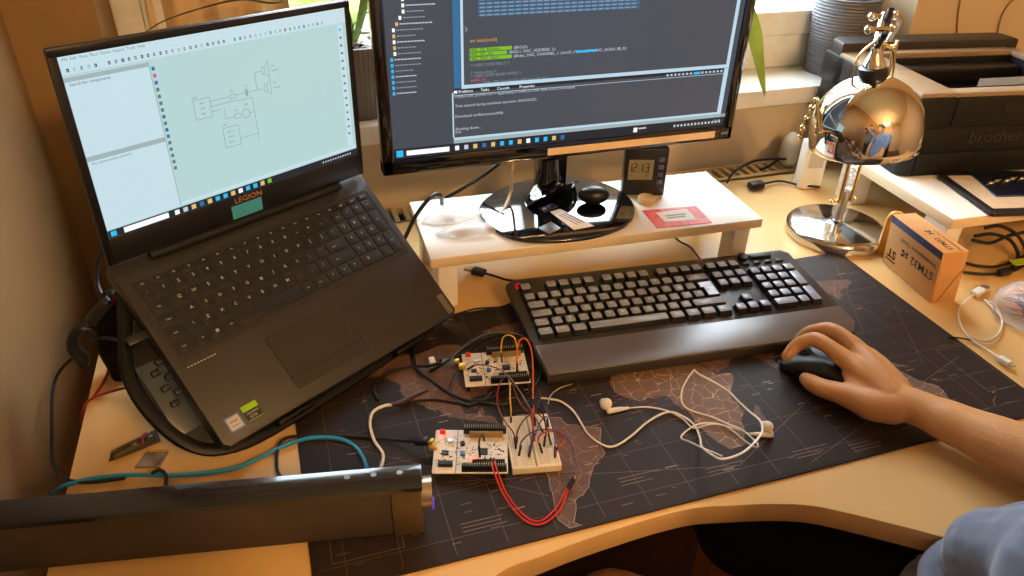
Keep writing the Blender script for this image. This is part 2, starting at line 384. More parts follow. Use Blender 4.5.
for n_, m_ in ((170, M_ink), (70, M_pale), (45, M_red)):
    for i in range(n_):
        x, y = rnd.uniform(-.43, .42), rnd.uniform(.012, MD-.012)
        if m_ is M_red: x, y = rnd.gauss(-.02, .05), rnd.gauss(.16, .035)
        y = max(y, .01); L = rnd.uniform(.004, .014)
        q = 0
        while q < L: w_ = rnd.uniform(.0008, .002); gr.quad(x+q, y, x+q+w_, y+.0013, ZM+.0002, m_); q += w_+.0006
for bx, by in ((-.02, .035), (.09, .03), (.16, .02), (-.12, .05), (-.3, .04), (.30, .03)):
    for i in range(3): L = rnd.uniform(.03, .05); gr.quad(bx, by-i*.005, bx+L, by-i*.005+.0010, ZM+.0002, M_ink)
gr.build('grid_print', dm, fix=False)
# ================================================================== MONITOR SHELF
M_lam = pm('shelf_white_laminate', 'e6e2da', .38, var=.02, scale=5)
M_lame = pm('shelf_edge_warm_lit', 'dcc8a6', .45, var=.02)  # edges of the white boards, yellowed to paint in warm lamp light
ZS = .09
sh = thing('monitor_shelf', 'low white shelf standing on the desk and carrying the monitor', 'shelf', (.022, .508, 0), math.radians(-2))
b = MB(); b.box((0, 0, ZS-.0075), (.524, .186, .015), M_lam, .0008); o = b.build('board', sh)
o.data.materials.append(M_lame)
for p in o.data.polygons:
    if abs(p.normal.z) < .5: p.material_index = 1
for sx in (-1, 1):
    for sy in (-1, 1):
        b = MB(); b.prism(rrect(.030, .035, .004, 3, sx*.237, sy*.065), 0, ZS-.0155, M_lam, .001); b.build('leg', sh)

# ================================================================== MONITOR
mx, my, mz, mw, mh = -.003, .528, .175, .565, .345
mo = thing('computer_monitor', 'large black monitor with a dark code editor on its screen, on the white shelf', 'monitor', (.003, .545, ZS+.0003))
ox, oy, oz = -.003-.003, .528-.545, .175-ZS
def W(x, z): return (ox+x, oz+z)
fm = MB()
bz = .017
for x0, x1, z0, z1 in ((-mw/2, mw/2, 0, .024), (-mw/2, mw/2, mh-bz, mh), (-mw/2, -mw/2+bz, 0, mh), (mw/2-bz, mw/2, 0, mh)):
    fm.box((ox+(x0+x1)/2, oy+.010, oz+(z0+z1)/2), (x1-x0, .024, z1-z0), M_blackg, .003)
fm.box((ox, oy+.028, oz+mh/2), (mw-.004, .022, mh-.004), M_black, .008)
fm.box((ox, oy+.048, oz+mh*.45), (mw*.55, .035, mh*.6), M_black, .015)
fm.build('bezel', mo)
SW, SH = mw-2*bz, mh-bz-.024
SM = T(ox-SW/2, oy+.0012, oz+.024) @ R('X', PI/2)        # screen plane: x right, y up, z towards the viewer
E = 1.0
s_bg = screen('screen_code_background', '474d56', E); s_pan = screen('screen_panel_grey', '434a54', E); s_tx = screen('screen_text_pale', 'c3ccd4', E*1.0)
s_bar = screen('screen_pale_divider', 'b4cfe0', E*1.1); s_blue = screen('screen_selection_blue', '2f6f9f', E); s_cy = screen('screen_cyan_icons', '28b4e8', E*1.1)
s_yel = screen('screen_folder_yellow', 'e0c070', E); s_grn = screen('screen_highlight_green', '7fbf2a', E); s_or = screen('screen_text_orange', 'e0a040', E); s_dk = screen('screen_taskbar_dark', '232a35', E*.8)
s_wh = screen('screen_white', 'eef4f8', E*1.2); s_pk = screen('screen_text_pink', 'd05a8a', E); s_dim = screen('screen_text_dim', '8a949c', E)
s_lap = screen('laptop_screen_background', 'b4d4d4', 1.0); s_lpan = screen('laptop_screen_panel', 'c6dfe8', 1.0); s_lgr = screen('laptop_screen_grey', '9fb3b6', 1.0); s_ldk = screen('laptop_screen_ink', '5c7a7a', 1.0); s_lblk = screen('laptop_screen_dark_ink', '2c3c48', .9)
scn = MB(SM)
scn.box((SW/2, SH/2, -.002), (SW, SH, .004), s_bg)
z1, z2, z3 = .00015, .0003, .00045
def sc(u, v): return u*SW, v*SH
MONUI = True
def mu(u): return u if not MONUI else (u*.733 if u < .225 else .165+(u-.225)*1.0774)
def mv(v): return v if (not MONUI or v > .99) else v*.87
def bar(u0, v0, u1, v1, z, m):
    u0, v0, u1, v1 = (mu(u0), mv(v0), mu(u1), mv(v1)) if v0 >= .048 else (u0, v0, u1, v1)
    scn.quad(u0*SW, v0*SH, u1*SW, v1*SH, z, m)
def st(t, u, v, size, m, z=z3, sx=1.0):
    vs, fs = text_geo(t); 
    if not vs: return
    x0 = min(p.x for p in vs)
    if MONUI: u, v, size = mu(u), mv(v), size*.87
    scn.add([((p.x-x0)*size*sx+u*SW, p.y*size+v*SH, z) for p in vs], fs, m)
bar(0, .05, .225, 1, z1, s_pan)
bar(0, 0, 1, .048, z2, s_dk); bar(.008, .008, .026, .04, z3, s_cy); bar(.035, .012, .152, .036, z3, s_wh)
for i, c in enumerate((s_wh, s_tx, s_yel, s_blue, s_yel, s_cy, s_cy, s_yel, s_wh, s_cy, s_cy, s_yel, s_blue)): x = .168+i*.0255; bar(x, .014, x+.011, .036, z3, c)
for i in range(14): x = .83+i*.0115; bar(x, .018, x+.006, .030, z3, s_tx)
st('12:13', .965, .033, .007, s_tx); bar(.700, .012, .712, .036, z3, s_wh); bar(.716, .026, .74, .034, z3, s_tx)
bar(.225, .048, 1, .075, z1, s_lgr); bar(.225, .075, .985, .088, z2, s_bar)                # lower divider
bar(.222, .088, .2265, .335, z2, s_bar); bar(.25, .352, .985, .372, z2, s_bar); bar(.975, .352, .985, 1, z2, s_bar); bar(.972, .088, .985, .35, z2, s_bar)
bar(.222, .35, .252, 1, z1, s_pan); bar(.229, .36, .245, 1, z2, s_blue); bar(.247, .352, .2535, 1, z2, s_bar); bar(.985, .05, 1, 1, z1, s_pan)
bar(.2265, .335, .972, .352, z1, s_dk); bar(.88, .328, .90, .342, z3, s_cy)
for i in range(15): x = .80+i*.0115; bar(x, .330, x+.006, .341, z2, s_tx)
bar(.2265, .318, .972, .3205, z2, s_bar); bar(.228, .331, .236, .345, z3, s_wh)
for u, t in ((.24, 'Problems'), (.295, 'Tasks'), (.337, 'Console'), (.395, 'Properties')): st(t, u, .338, .0062, s_wh)
st('CMSISv2 DAC [STM32 C/C++ Application] ST-LINK (ST-LINK GDB server) (Terminated)', .229, .312, .0056, s_tx)
st('Time elapsed during download operation: 00:00:00.522', .23, .262, .0062, s_tx)
st('Download verified successfully', .23, .205, .0066, s_tx)
st('Shutting down...', .23, .135, .0068, s_tx); st('Exit.', .23, .118, .0062, s_tx)
for r_i in range(60):
    v = 1.125-r_i*.0185
    if v < .705: break
    bar(.29, v-.0065, .70, v+.0065, z2, s_blue)
    u = .293
    while u < .69: bar(u, v-.0035, u+.013, v+.0035, z3, s_tx if False else s_dim); u += .0175
st('};', .258, .655, .008, s_tx)
st('int main(void)', .27, .595, .0078, s_or)
for i, (g, r2) in enumerate((('HAL_I2S_Receive', '(&hi2s2);'), ('HAL_I2C_Init', '(&hi2c1, DAC_ADDRESS, 1);'), ('HAL_DAC_Start', '(&hdac, DAC_CHANNEL_1, (uint32_t*)sine, 1000, DAC_ALIGN_8B_R);'))):
    v = .548-i*.022; bar(.268, v-.009, .268+.105-.012*(i == 1), v+.009, z2, s_grn); st(g, .27, v, .0066, s_dk); st(r2, .378-.012*(i == 1), v, .0066, s_tx)
bar(.50+.04, .498, .555+.04, .510, z3+.0001, s_cy)
st('/* USER CODE END 2 */', .27, .470, .0062, s_dim); st('/* Infinite loop */', .27, .432, .0062, s_dim); st('/* USER CODE BEGIN WHILE */', .27, .414, .0062, s_dim)
st('while (1)', .27, .393, .0072, s_pk)
st('/* HAL_GPIO_TogglePin(LD2_GPIO_Port, LD2_Pin); */', .30, .377, .005, s_dim)
rr = random.Random(5)
for i in range(44):
    v = 1.125-i*.0285; lv = [0, 0, 1, 2, 1, 1, 2, 3, 3, 4, 4, 4, 4, 4, 3, 2, 1, 1, 1, 1, 1, 0, 0, 0, 0, 0, 0, 0][i % 28]
    if v < .33: break
    u = .012+lv*.012; bar(u, v-.009, u+.009, v+.009, z3, (s_cy if lv < 1 else s_yel if lv in (1, 2) and i % 2 else s_wh))
    u += .014; e = u+rr.uniform(.04, .11)
    while u < e and u < .20: w_ = rr.uniform(.006, .012); bar(u, v-.0028, u+w_, v+.0028, z3, s_dim if i % 3 else s_tx); u += w_+.002
scn.build('screen', mo, fix=False)
lb = MB(); M_strip = pm('energy_label_orange', 'ecd2aa', .35)
lb.box((ox+.108, oy-.0023, oz+.0115), (.285, .0008, .011), M_strip); lb.box((ox+.268, oy-.0023, oz+.012), (.014, .0008, .014), pm('label_dark', '2a2a2a', .4))
lb.text('AOC', .006, M_white, T(ox+.268, oy-.0028, oz+.012) @ R('X', PI/2))
o = lb.build('bezel_label', mo); o['label'] = 'orange strip and small square on the lower bezel'
nk = MB(); nk.prism([(-.024, -.012), (.024, -.012), (.020, .018), (-.020, .018)], .010, .25, M_blackg, .004, T(-.020, .022, 0)); 
nk.tube([(-.018, .014, .006), (-.020, .018, .012), (-.020, .022, .03), (-.020, .022, .07)], [.060, .048, .028, .022], M_blackg, n=20, sp=3, flat=.7); nk.build('neck', mo)
bs = MB()
bp = [at(p[0], p[1], ZS+.006) for p in ((479, 207), (490, 226), (514, 238), (545, 241), (590, 237), (624, 226), (635, 213), (629, 197), (606, 184), (570, 176), (534, 178), (500, 189))]
bp = spline(bp, 4, True); bp = [(p.x-.003, p.y-.545) for p in bp]
bs.prism(bp, 0, .0065, M_blackg, .0025, seg=3); bs.build('base_plate', mo)

# ================================================================== KEYBOARD
kbA, kbB = at(541, 384, .008), at(862, 338, .008)
kx = (kbB-kbA).normalized(); kang = math.atan2(kx.y, kx.x)
KW, KD = .466, .208
kb = thing('computer_keyboard', 'full-size black keyboard with a wide smooth wrist rest on the mat', 'keyboard', (kbA.x+kx.x*KW/2-kx.y*KD/2, kbA.y+kx.y*KW/2+kx.x*KD/2, ZM), kang)
tilt = math.radians(5.0)
M_kb = pm('keyboard_graphite', '352f2b', .36, var=.04, spec=.55); M_wr = pm('wrist_rest_satin', '564a42', .30, var=.03, spec=.8)
M_key = pm('keycap_black', '1a1a1c', .42, spec=.5); M_keyt = pm('keycap_top_sheen', '8a90a0', .3, spec=.7); M_leg = pm('key_legend', 'd2d6de', .5); M_rled = pm('red_legend', 'c02020', .5)  # tops of the black caps painted grey for the sheen they reflect
KM = T(0, 0, .0112) @ R('X', tilt)
zk = lambda y: 0
b = MB(KM)
hull = [(-KW/2+.008, -KD/2), (KW/2-.015, -KD/2), (KW/2, -KD/2+.02), (KW/2-.004, KD/2-.010), (KW/2-.014, KD/2), (-KW/2+.012, KD/2), (-KW/2, KD/2-.010), (-KW/2+.003, -KD/2+.075), (-KW/2+.007, -KD/2+.010)]
b.prism(hull, -.002, .013, M_kb, .003); b.build('case', kb)
b = MB(KM); b.prism([(-KW/2+.010, -KD/2+.001), (KW/2-.016, -KD/2+.001), (KW/2-.002, -KD/2+.02), (KW/2-.003, -KD/2+.058), (-KW/2+.006, -KD/2+.058), (-KW/2+.009, -KD/2+.010)], .0125, .0160, M_wr, .002, seg=3); b.build('wrist_rest', kb)
b = MB(KM)
for x, y in ((-.19, .07), (.19, .07), (-.17, -.07), (.17, -.07)): b.box((x, y, -.006), (.03, .012, .010), M_black, .002)
b.build('foot', kb)
b = MB(KM); b.tube([(-KW/2+.020, KD/2-.013, .0132), (-KW/2+.013, KD/2-.017, .0132), (-KW/2+.014, KD/2-.025, .0132)], .0022, M_rled, n=8); o = b.build('indicator', kb); o['label'] = 'red curved mark in the corner'
b = MB(KM); b.cyl((.146, KD/2-.013, .011), (.146, KD/2-.013, .019), .008, M_key, n=20); b.build('volume_wheel', kb)
b = MB(KM); b.prism(rrect(.038, .010, .0049, 6, .176, KD/2-.013), .012, .0175, M_key, .0015); b.build('media_button', kb)
U1 = .01905
def keycap(mb, x, y, w, d, h, z0, legend='', m=None, mt=None, ls=.0055, inset=.0022, lm=None, poly=None):
    m = m or M_key; mt = mt or M_keyt
    g = .0010
    def rg(a, z, r, dy=0):
        if poly: 
            cxp = sum(p[0] for p in poly)/len(poly); cyp = sum(p[1] for p in poly)/len(poly)
            return [(p[0]+(cxp-p[0])/max(abs(cxp-p[0]), 1e-6)*a, p[1]+(cyp-p[1])/max(abs(cyp-p[1]), 1e-6)*a+dy, z) for p in poly]
        return [(px, py+dy, z) for px, py in rrect(w-2*g-2*a, d-2*g-2*a, r, 2, x, y)]
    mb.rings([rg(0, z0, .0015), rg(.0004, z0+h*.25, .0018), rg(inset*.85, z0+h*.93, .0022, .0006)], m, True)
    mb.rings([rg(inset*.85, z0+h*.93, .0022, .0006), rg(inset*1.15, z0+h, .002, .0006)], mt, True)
    if legend: mb.text(legend, ls, lm or M_leg, T(x-(w-U1)*.0, y+.0012, z0+h+.00025), bold=.01)
x0 = -.2185; ytop = KD/2-.031
rowsY = [ytop, ytop-.0235] + [ytop-.0235-U1*i for i in range(1, 5)]
keys = []
def put(r, u, w, t, hgt=1.0): keys.append((x0+(u+w/2)*U1, rowsY[r]-(hgt-1)*U1/2, w*U1, hgt*U1, t))
put(0, 0, 1, 'ESC')
for i in range(12): put(0, 2+i+.5*(i//4), 1, 'F%d' % (i+1))
for i, t in enumerate('0123456789-='): pass
for i, t in enumerate(['`', '1', '2', '3', '4', '5', '6', '7', '8', '9', '0', '-', '=']): put(1, i, 1, t)
put(1, 13, 2, 'BACK')
put(2, 0, 1.5, 'TAB')
for i, t in enumerate('QWERTYUIOP[]'): put(2, 1.5+i, 1, t)
put(3, 0, 1.75, 'CAPS')
for i, t in enumerate("ASDFGHJKL;'#"): put(3, 1.75+i, 1, t)
put(4, 0, 1.25, 'SHIFT'); put(4, 1.25, 1, '\\')
for i, t in enumerate('ZXCVBNM,./'): put(4, 2.25+i, 1, t)
put(4, 12.25, 2.75, 'SHIFT')
for u, w_, t in ((0, 1.25, 'CTRL'), (1.25, 1.25, 'WIN'), (2.5, 1.25, 'ALT'), (3.75, 6.25, ''), (10, 1.25, 'ALT'), (11.25, 1.25, 'FN'), (12.5, 1.25, 'MENU'), (13.75, 1.25, 'CTRL')): put(5, u, w_, t)
for i, t in enumerate(('PRT', 'SCR', 'PSE')): put(0, 15.25+i, 1, t)
for r, tt in ((1, ('INS', 'HOM', 'PU')), (2, ('DEL', 'END', 'PD'))):
    for i, t in enumerate(tt): put(r, 15.25+i, 1, t)
put(4, 16.25, 1, '^'); put(5, 15.25, 1, '<'); put(5, 16.25, 1, 'v'); put(5, 17.25, 1, '>')
for r, tt in ((1, ('NUM', '/', '*', '-')), (2, ('7', '8', '9')), (3, ('4', '5', '6')), (4, ('1', '2', '3'))):
    for i, t in enumerate(tt): put(r, 18.5+i, 1, t)
put(2, 21.5, 1, '+', 2); put(4, 21.5, 1, 'ENT', 2); put(5, 18.5, 2, '0'); put(5, 20.5, 1, '.')
KM2 = KM @ T(0, 0, .0132)
allk = keys
stuffk = [k for k in keys if k[4] in ('PRT', 'SCR', 'PSE', 'F12', 'F11')]
for k in allk:
    if k in stuffk: continue
    b = MB(KM2); L = k[4]; red = L in ('F1', 'F2', 'ESC', 'F5', 'F9')
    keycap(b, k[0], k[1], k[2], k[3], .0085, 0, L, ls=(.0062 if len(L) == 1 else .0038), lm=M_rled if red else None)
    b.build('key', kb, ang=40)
# the tall enter key
ex0, ey0 = x0+13.5*U1, rowsY[2]+U1/2
b = MB(KM2); g = .001; e1, e2, e3 = ex0+g, ex0+.25*U1+g, ex0+1.5*U1-g
poly = [(e1, ey0-g), (e3, ey0-g), (e3, ey0-2*U1+g), (e2, ey0-2*U1+g), (e2, ey0-U1+g), (e1, ey0-U1+g)][::-1]
def ins(a): return [(e1+a, ey0-g-a), (e3-a, ey0-g-a), (e3-a, ey0-2*U1+g+a), (e2+a, ey0-2*U1+g+a), (e2+a, ey0-U1+g+a), (e1+a, ey0-U1+g+a)][::-1]
b.rings([[(x, y, z) for x, y in ins(a)] for a, z in ((0, 0), (.0004, .002), (.0024, .0079))], M_key); b.rings([[(x, y, z) for x, y in ins(a)] for a, z in ((.0024, .0079), (.0032, .0085))], M_keyt)
b.text('ENTER', .0038, M_leg, T((e2+e3)/2, ey0-U1, .0088)); b.build('enter_key', kb)
b = MB(KM2)
for k in stuffk: keycap(b, k[0], k[1], k[2], k[3], .0085, 0, k[4], ls=.0035)
for i in range(4): b.prism(rrect(.012, .006, .002, 2, x0+(19+i)*U1, rowsY[0]+.002), 0, .003, M_key, .001)
o = b.build('function_key_cluster', kb); o['kind'] = 'stuff'
b = MB(KM2)
for i in range(3): b.quad(x0+(20+i*.5)*U1, KD/2-.009, x0+(20.1+i*.5)*U1, KD/2-.007, .0003, M_leg)
b.build('status_lights', kb, fix=False)

# ================================================================== MOUSE
m0, m1 = at(795, 361, .015), at(860, 388, .015)
md = (m1-m0).normalized(); ma = math.atan2(-md.y, -md.x)-PI/2
mc = (m0+m1)/2 + Vector((.006, .004, 0))
ms = thing('computer_mouse', 'black computer mouse held under the hand on the mat', 'mouse', (mc.x, mc.y, ZM), ma)
b = MB(); prof = [(-.058, .012, .004, .010), (-.055, .022, .002, .020), (-.040, .030, .001, .033), (-.015, .0315, .001, .038), (.015, .0295, .001, .034), (.040, .030, .001, .024), (.054, .027, .001, .016), (.059, .018, .002, .010)]
rs = []
for y, w_, zlo, zhi in prof:
    rs.append([(w_*math.copysign(abs(math.cos(a))**.7, math.cos(a)), y, (zlo+zhi)/2+(zhi-zlo)/2*math.copysign(abs(math.sin(a))**.75, math.sin(a))) for a in [2*PI*k/24 for k in range(24)]])
b.rings(rs, M_black); mbody = b.build('shell', ms, ang=60); mo_ = mbody.modifiers.new('s', 'SUBSURF'); mo_.levels = 1; mo_.render_levels = 2
b = MB(); b.cyl((-.004, .034, .024), (.004, .034, .024), .009, pm('mouse_wheel_rubber', '3a3d44', .5), n=20); b.build('scroll_wheel', ms)
b = MB(); b.box((0, .046, .0215), (.0012, .026, .006), M_blackg); b.build('button_split', ms)

# ================================================================== LAPTOP
LP = [-.465, .4384, .1766, .5479, .6726, .0262, .2343, .0388, .8868]
LM = T(*LP[:3]) @ R('Z', LP[3]) @ R('X', LP[4]) @ R('Y', LP[5])
M_lap = pm('laptop_shell_dark_grey', '2b2928', .42, var=.04, spec=.5, scale=8); M_lapk = pm('laptop_key_black', '161514', .5); M_lapw = pm('laptop_key_well', '262120', .5); M_lleg = pm('laptop_key_legend', 'c8bfae', .6)
la = thing('laptop_computer', 'open dark grey laptop tilted up on a black stand at the left', 'laptop', M=LM)
LW = .361; LD = LP[6]
b = MB(); b.prism([(-LW/2+.006, -LD), (LW/2-.006, -LD), (LW/2, -LD+.006), (LW/2, .006), (LW/2-.02, .027), (-LW/2+.02, .027), (-LW/2, .006), (-LW/2, -LD+.006)], -.021, 0, M_lap, .0015); b.build('base', la)
b = MB(); KY0, KY1 = -.124, -.018
b.prism(rrect(.342, .110, .004, 3, .0, -.072), .0001, .0004, M_lapw); b.build('key_well', la)
px_ = .0181; lk = []
rowy = [-.026]+[-.040-.0178*i for i in range(5)]
def lput(r, u, w_, t, h=1.0): lk.append((-.168+(u+w_/2)*px_, rowy[r]-(h-1)*.0178/2, w_*px_, (.0105 if r == 0 else .0178*h), t))
fx = ['Esc']+['F%d' % i for i in range(1, 13)]+['Ins', 'Prt', 'Del', 'Hm', 'End']
for i, t in enumerate(fx): lput(0, i*1.028, 1.028, t)
for i, t in enumerate('`1234567890-='): lput(1, i, 1, t)
lput(1, 13, 1.5, '<-'); 
for i, t in enumerate(('Nm', '/', '*', '-')): lput(1, 14.6+i*.97, .97, t)
lput(2, 0, 1.5, 'Tab')
for i, t in enumerate('QWERTYUIOP[]'): lput(2, 1.5+i, 1, t)
lput(2, 13.5, 1, '\\')
lput(3, 0, 1.75, 'Caps')
for i, t in enumerate("ASDFGHJKL;'"): lput(3, 1.75+i, 1, t)
lput(3, 12.75, 1.75, 'Enter')
lput(4, 0, 1.3, 'Shift'); lput(4, 1.3, 1, '\\')
for i, t in enumerate('ZXCVBNM,./'): lput(4, 2.3+i, 1, t)
lput(4, 12.3, 2.2, 'Shift')
for u, w_, t in ((0, 1.3, 'Ctrl'), (1.3, 1, 'Fn'), (2.3, 1, 'H'), (3.3, 1, 'Alt'), (4.3, 5, ''), (9.3, 1, 'Alt'), (10.3, 1.2, 'Ctrl'), (11.5, 1, '<'), (12.5, 1, 'v'), (13.5, 1, '>')): lput(5, u, w_, t)
for r, tt in ((2, '789'), (3, '456'), (4, '123')):
    for i, t in enumerate(tt): lput(r, 14.6+i*.97, .97, t)
lput(5, 14.6, 1.94, '0'); lput(5, 16.54, .97, '.'); lput(2, 17.51, .97, '+', 2); lput(4, 17.51, .97, '=', 2)
for i, k in enumerate(lk[:99]):
    b = MB(); b.prism(rrect(k[2]-.0022, k[3]-.0022, .0015, 2, k[0], k[1]), .0003, .0017, M_lapk, .0004)
    if k[4] == 'H':
        for dx in (-.001, .001):
            for dy in (-.001, .001): b.quad(k[0]+dx-.0008, k[1]+dy-.0008, k[0]+dx+.0008, k[1]+dy+.0008, .0019, M_lleg)
    elif k[4]: b.text(k[4], .0056 if len(k[4]) == 1 else .0030, M_lleg, T(k[0]-(k[2]-px_)*.3, k[1]+(.002 if len(k[4]) == 1 else 0), .0019), bold=.012)
    b.build('key', la)
if len(lk) > 99:
    b = MB()
    for k in lk[99:]: b.prism(rrect(k[2]-.0022, k[3]-.0022, .0015, 2, k[0], k[1]), .0003, .0017, M_lapk, .0004); b.text(k[4], .005, M_lleg, T(k[0], k[1], .0019))
    o = b.build('numpad_key_cluster', la); o['kind'] = 'stuff'
M_pad = pm('touchpad_surface', '2f2c2a', .35, var=.03); M_gap = pm('groove_dark', '15110f', .7)
b = MB(); tx = -.022
b.prism(rrect(.108, .072, .002, 2, tx, -.181), .0001, .0003, M_gap); b.prism(rrect(.1065, .0545, .0015, 2, tx, -.1730), .0002, .0006, M_pad)
for sx in (-1, 1): b.prism(rrect(.0527, .0145, .001, 2, tx+sx*.0268, -.2089), .0002, .0006, M_pad)
b.build('touchpad', la)
b = MB(); b.box((-.158, -.214, .0003), (.018, .018, .0006), pm('sticker_blue_border', '5d6f9a', .35)); b.box((-.158, -.214, .0004), (.0145, .0145, .0008), pm('sticker_silver', 'b9b4b0', .35)); b.text('intel', .0055, M_gap, T(-.158, -.2120, .0010)); b.text('CORE i5', .0028, M_gap, T(-.158, -.2175, .0010))
b.build('processor_sticker', la)['label'] = 'blue and silver square sticker'
b = MB(); b.box((-.135, -.206, .0003), (.019, .007, .0006), pm('sticker_green', '8fc31f', .35)); b.box((-.135, -.2165, .0003), (.019, .0125, .0006), M_lapk); b.text('GEFORCE', .0035, M_lleg, T(-.135, -.213, .0008)); b.text('GTX', .0045, M_lleg, T(-.136, -.2175, .0008)); b.quad(-.144, -.2215, -.126, -.2208, .0008, MATS['sticker_green'])
b.build('graphics_sticker', la)['label'] = 'green and black sticker'
b = MB(); b.prism(rrect(.010, .030, .001, 2, LW/2-.010, -.215), .0001, .0005, pm('sticker_grey', '6a625a', .4)); b.build('palm_sticker', la)
b = MB()
for i in range(9): b.quad(-.168+i*.0040, -.1355, -.1653+i*.0040, -.1343, .0003, M_lleg)
b.build('printed_note', la, fix=False)
# lid
ang = LP[8]
LL = R('X', ang)     # lid plane: x right, y up the lid, z towards viewer
lid = MB(LL); Lh = .0388+.194+.008
M_lid = pm('laptop_lid_black', '15161a', .35)
lid.box((0, Lh/2+.004, -.0035), (LW, Lh-.006, .006), M_lid, .0022)
for x0_, x1_, y0_, y1_ in ((-LW/2, LW/2, .008, .0388), (-LW/2, LW/2, Lh-.008, Lh), (-LW/2, -LW/2+.0085, .008, Lh), (LW/2-.0085, LW/2, .008, Lh)):
    lid.box(((x0_+x1_)/2, (y0_+y1_)/2, .0003), (x1_-x0_, y1_-y0_, .0022), M_lid, .0008)
lid.build('lid', la)
hg = MB(); hg.cyl((-LW/2+.045, .001, .003), (LW/2-.045, .001, .003), .0062, M_lid, n=16); hg.build('hinge', la)
lt = MB(LL); lt.text('LEGION', .0095, pm('logo_copper', 'b08a70', .4), T(-.002, .0325, .0020), bold=.015, sx=1.15); lt.build('logo', la, fix=False)
lt = MB(LL); lt.box((-.006, .0185, .0017), (.042, .017, .0006), pm('sticker_teal', '46a6cc', .3)); lt.build('chin_sticker', la)['label'] = 'teal rectangular sticker'
LS = LL @ T(-.172, .0388, .0006)
LWs, LHs = .344, .194
scn = MB(LS); SWb, SHb = SW, SH
SW, SH = LWs, LHs; MONUI = False
scn.box((SW/2, SH/2, -.0008), (SW, SH, .0016), s_lap)
bar(0, .91, 1, 1, z1, s_lpan)
bar(.0, .055, .245, .90, z1, s_lpan); bar(0, .875, .245, .898, z2, s_lgr); bar(0, .455, .245, .482, z2, s_lgr); bar(.245, .055, .2480, .9, z2, s_lgr); bar(.96, .08, .985, .90, z1, s_lpan)
bar(0, 0, 1, .048, z2, s_dk); bar(.008, .010, .026, .040, z3, s_cy); bar(.05, .008, .20, .040, z3, s_wh)
for i, c in enumerate((s_wh, s_tx, s_yel, s_blue, s_yel, s_cy, s_cy, s_yel, s_wh, s_cy, s_cy, s_yel, s_grn)): x = .222+i*.030; bar(x, .010, x+.016, .038, z3, c)
for i in range(12): x = .83+i*.012; bar(x, .018, x+.006, .030, z3, s_tx)
bar(0, .055, 1, .075, z1, s_lpan)
for i in range(46):
    x = .012+i*.0195; c = [s_ldk, s_lblk, s_lgr][rr.randrange(3)]
    if i in (27, 28, 29): c = s_blue
    if i in (38, 39): c = pm('x', '0', .5) if False else screen('screen_icon_green', '3fae3f', 1)
    if i == 5 or i == 26: continue
    bar(x+.002, .923, x+.007+rr.uniform(0, .003), .940, z3, c); bar(x+.0035, .928, x+.006, .934, z3+.0001, s_lpan)
st('File  Edit  View  Place  Route  Inspect  Tools  Help', .01, .985, .0040, s_ldk)
st('Search for components', .012, .86, .0042, s_lblk); st('No components selected', .012, .440, .0040, s_ldk)
for i in range(16): v = .86-i*.038; bar(.252, v-.010, .262, v+.010, z3, (s_blue if i in (0, 2, 7, 9, 10) else s_pk if i == 1 else s_ldk))
for i in range(15): v = .87-i*.05; bar(.966, v-.007, .976, v+.007, z3, s_ldk if i else s_cy)
def q_(a): return (.36+(a[0]-.44)*.74, .29+(a[1]-.33)*.88)
def sl(a, c, m=s_ldk, w_=.0004):
    a, c = q_(a), q_(c); scn.line(sc(*a), sc(*c), w_, z3, m)
def srect(u0, v0, u1, v1): sl((u0, v0), (u1, v0)); sl((u1, v0), (u1, v1)); sl((u1, v1), (u0, v1)); sl((u0, v1), (u0, v0))
srect(.44, .60, .52, .73); srect(.555, .36, .635, .50)
for i in range(3): st('PA%d' % (i+3), *q_((.47, .70-i*.035)), .0036*.85, s_ldk); sl((.52, .70-i*.035), (.60-.02*i, .70-i*.035)); st('GPIO%d' % (i+1), *q_((.575, .465-i*.035)), .0034*.85, s_ldk)
sl((.60, .70), (.60, .70)); sl((.60, .70), (.615, .70)); srect(.615, .685, .645, .712); sl((.645, .70), (.70, .70)); sl((.70, .675), (.70, .725), s_lblk, .0007); sl((.708, .675), (.708, .725), s_lblk, .0007); sl((.708, .70), (.79, .70)); sl((.76, .70), (.76, .82)); sl((.76, .82), (.80, .82))
for cy_ in (.82, .70):
    srect(.80, cy_-.025, .815, cy_+.025); sl((.815, cy_+.025), (.835, cy_+.055)); sl((.835, cy_+.055), (.835, cy_-.055)); sl((.835, cy_-.055), (.815, cy_-.025)); st('LS1', *q_((.85, cy_+.02)), .0036*.85, s_ldk); st('Speaker', *q_((.85, cy_-.012)), .0034*.85, s_ldk)
sl((.52, .665), (.66, .665)); sl((.58, .63), (.58, .56)); sl((.58, .56), (.625, .56)); srect(.625, .545, .655, .575)
for k in range(16): a0, a1 = 2*PI*k/16, 2*PI*(k+1)/16; sl((.685+.018*math.cos(a0), .56+.032*math.sin(a0)), (.685+.018*math.cos(a1), .56+.032*math.sin(a1)), s_lblk)
sl((.703, .56), (.73, .56)); sl((.73, .56), (.73, .36)); sl((.73, .36), (.73, .40)); sl((.73, .40), (.635, .40)); sl((.73, .56), (.73, .66)); sl((.66, .66), (.73, .66))
st('C1', *q_((.70, .745)), .0038*.85, s_ldk); st('R1', *q_((.625, .735)), .0038*.85, s_ldk); st('R2', *q_((.63, .60)), .0038*.85, s_ldk); st('LDR', *q_((.68, .62)), .0038*.85, s_ldk); st('U1A', *q_((.44, .745)), .0038*.85, s_ldk); st('U1B', *q_((.555, .52)), .0038*.85, s_ldk)
scn.build('screen', la, fix=False)

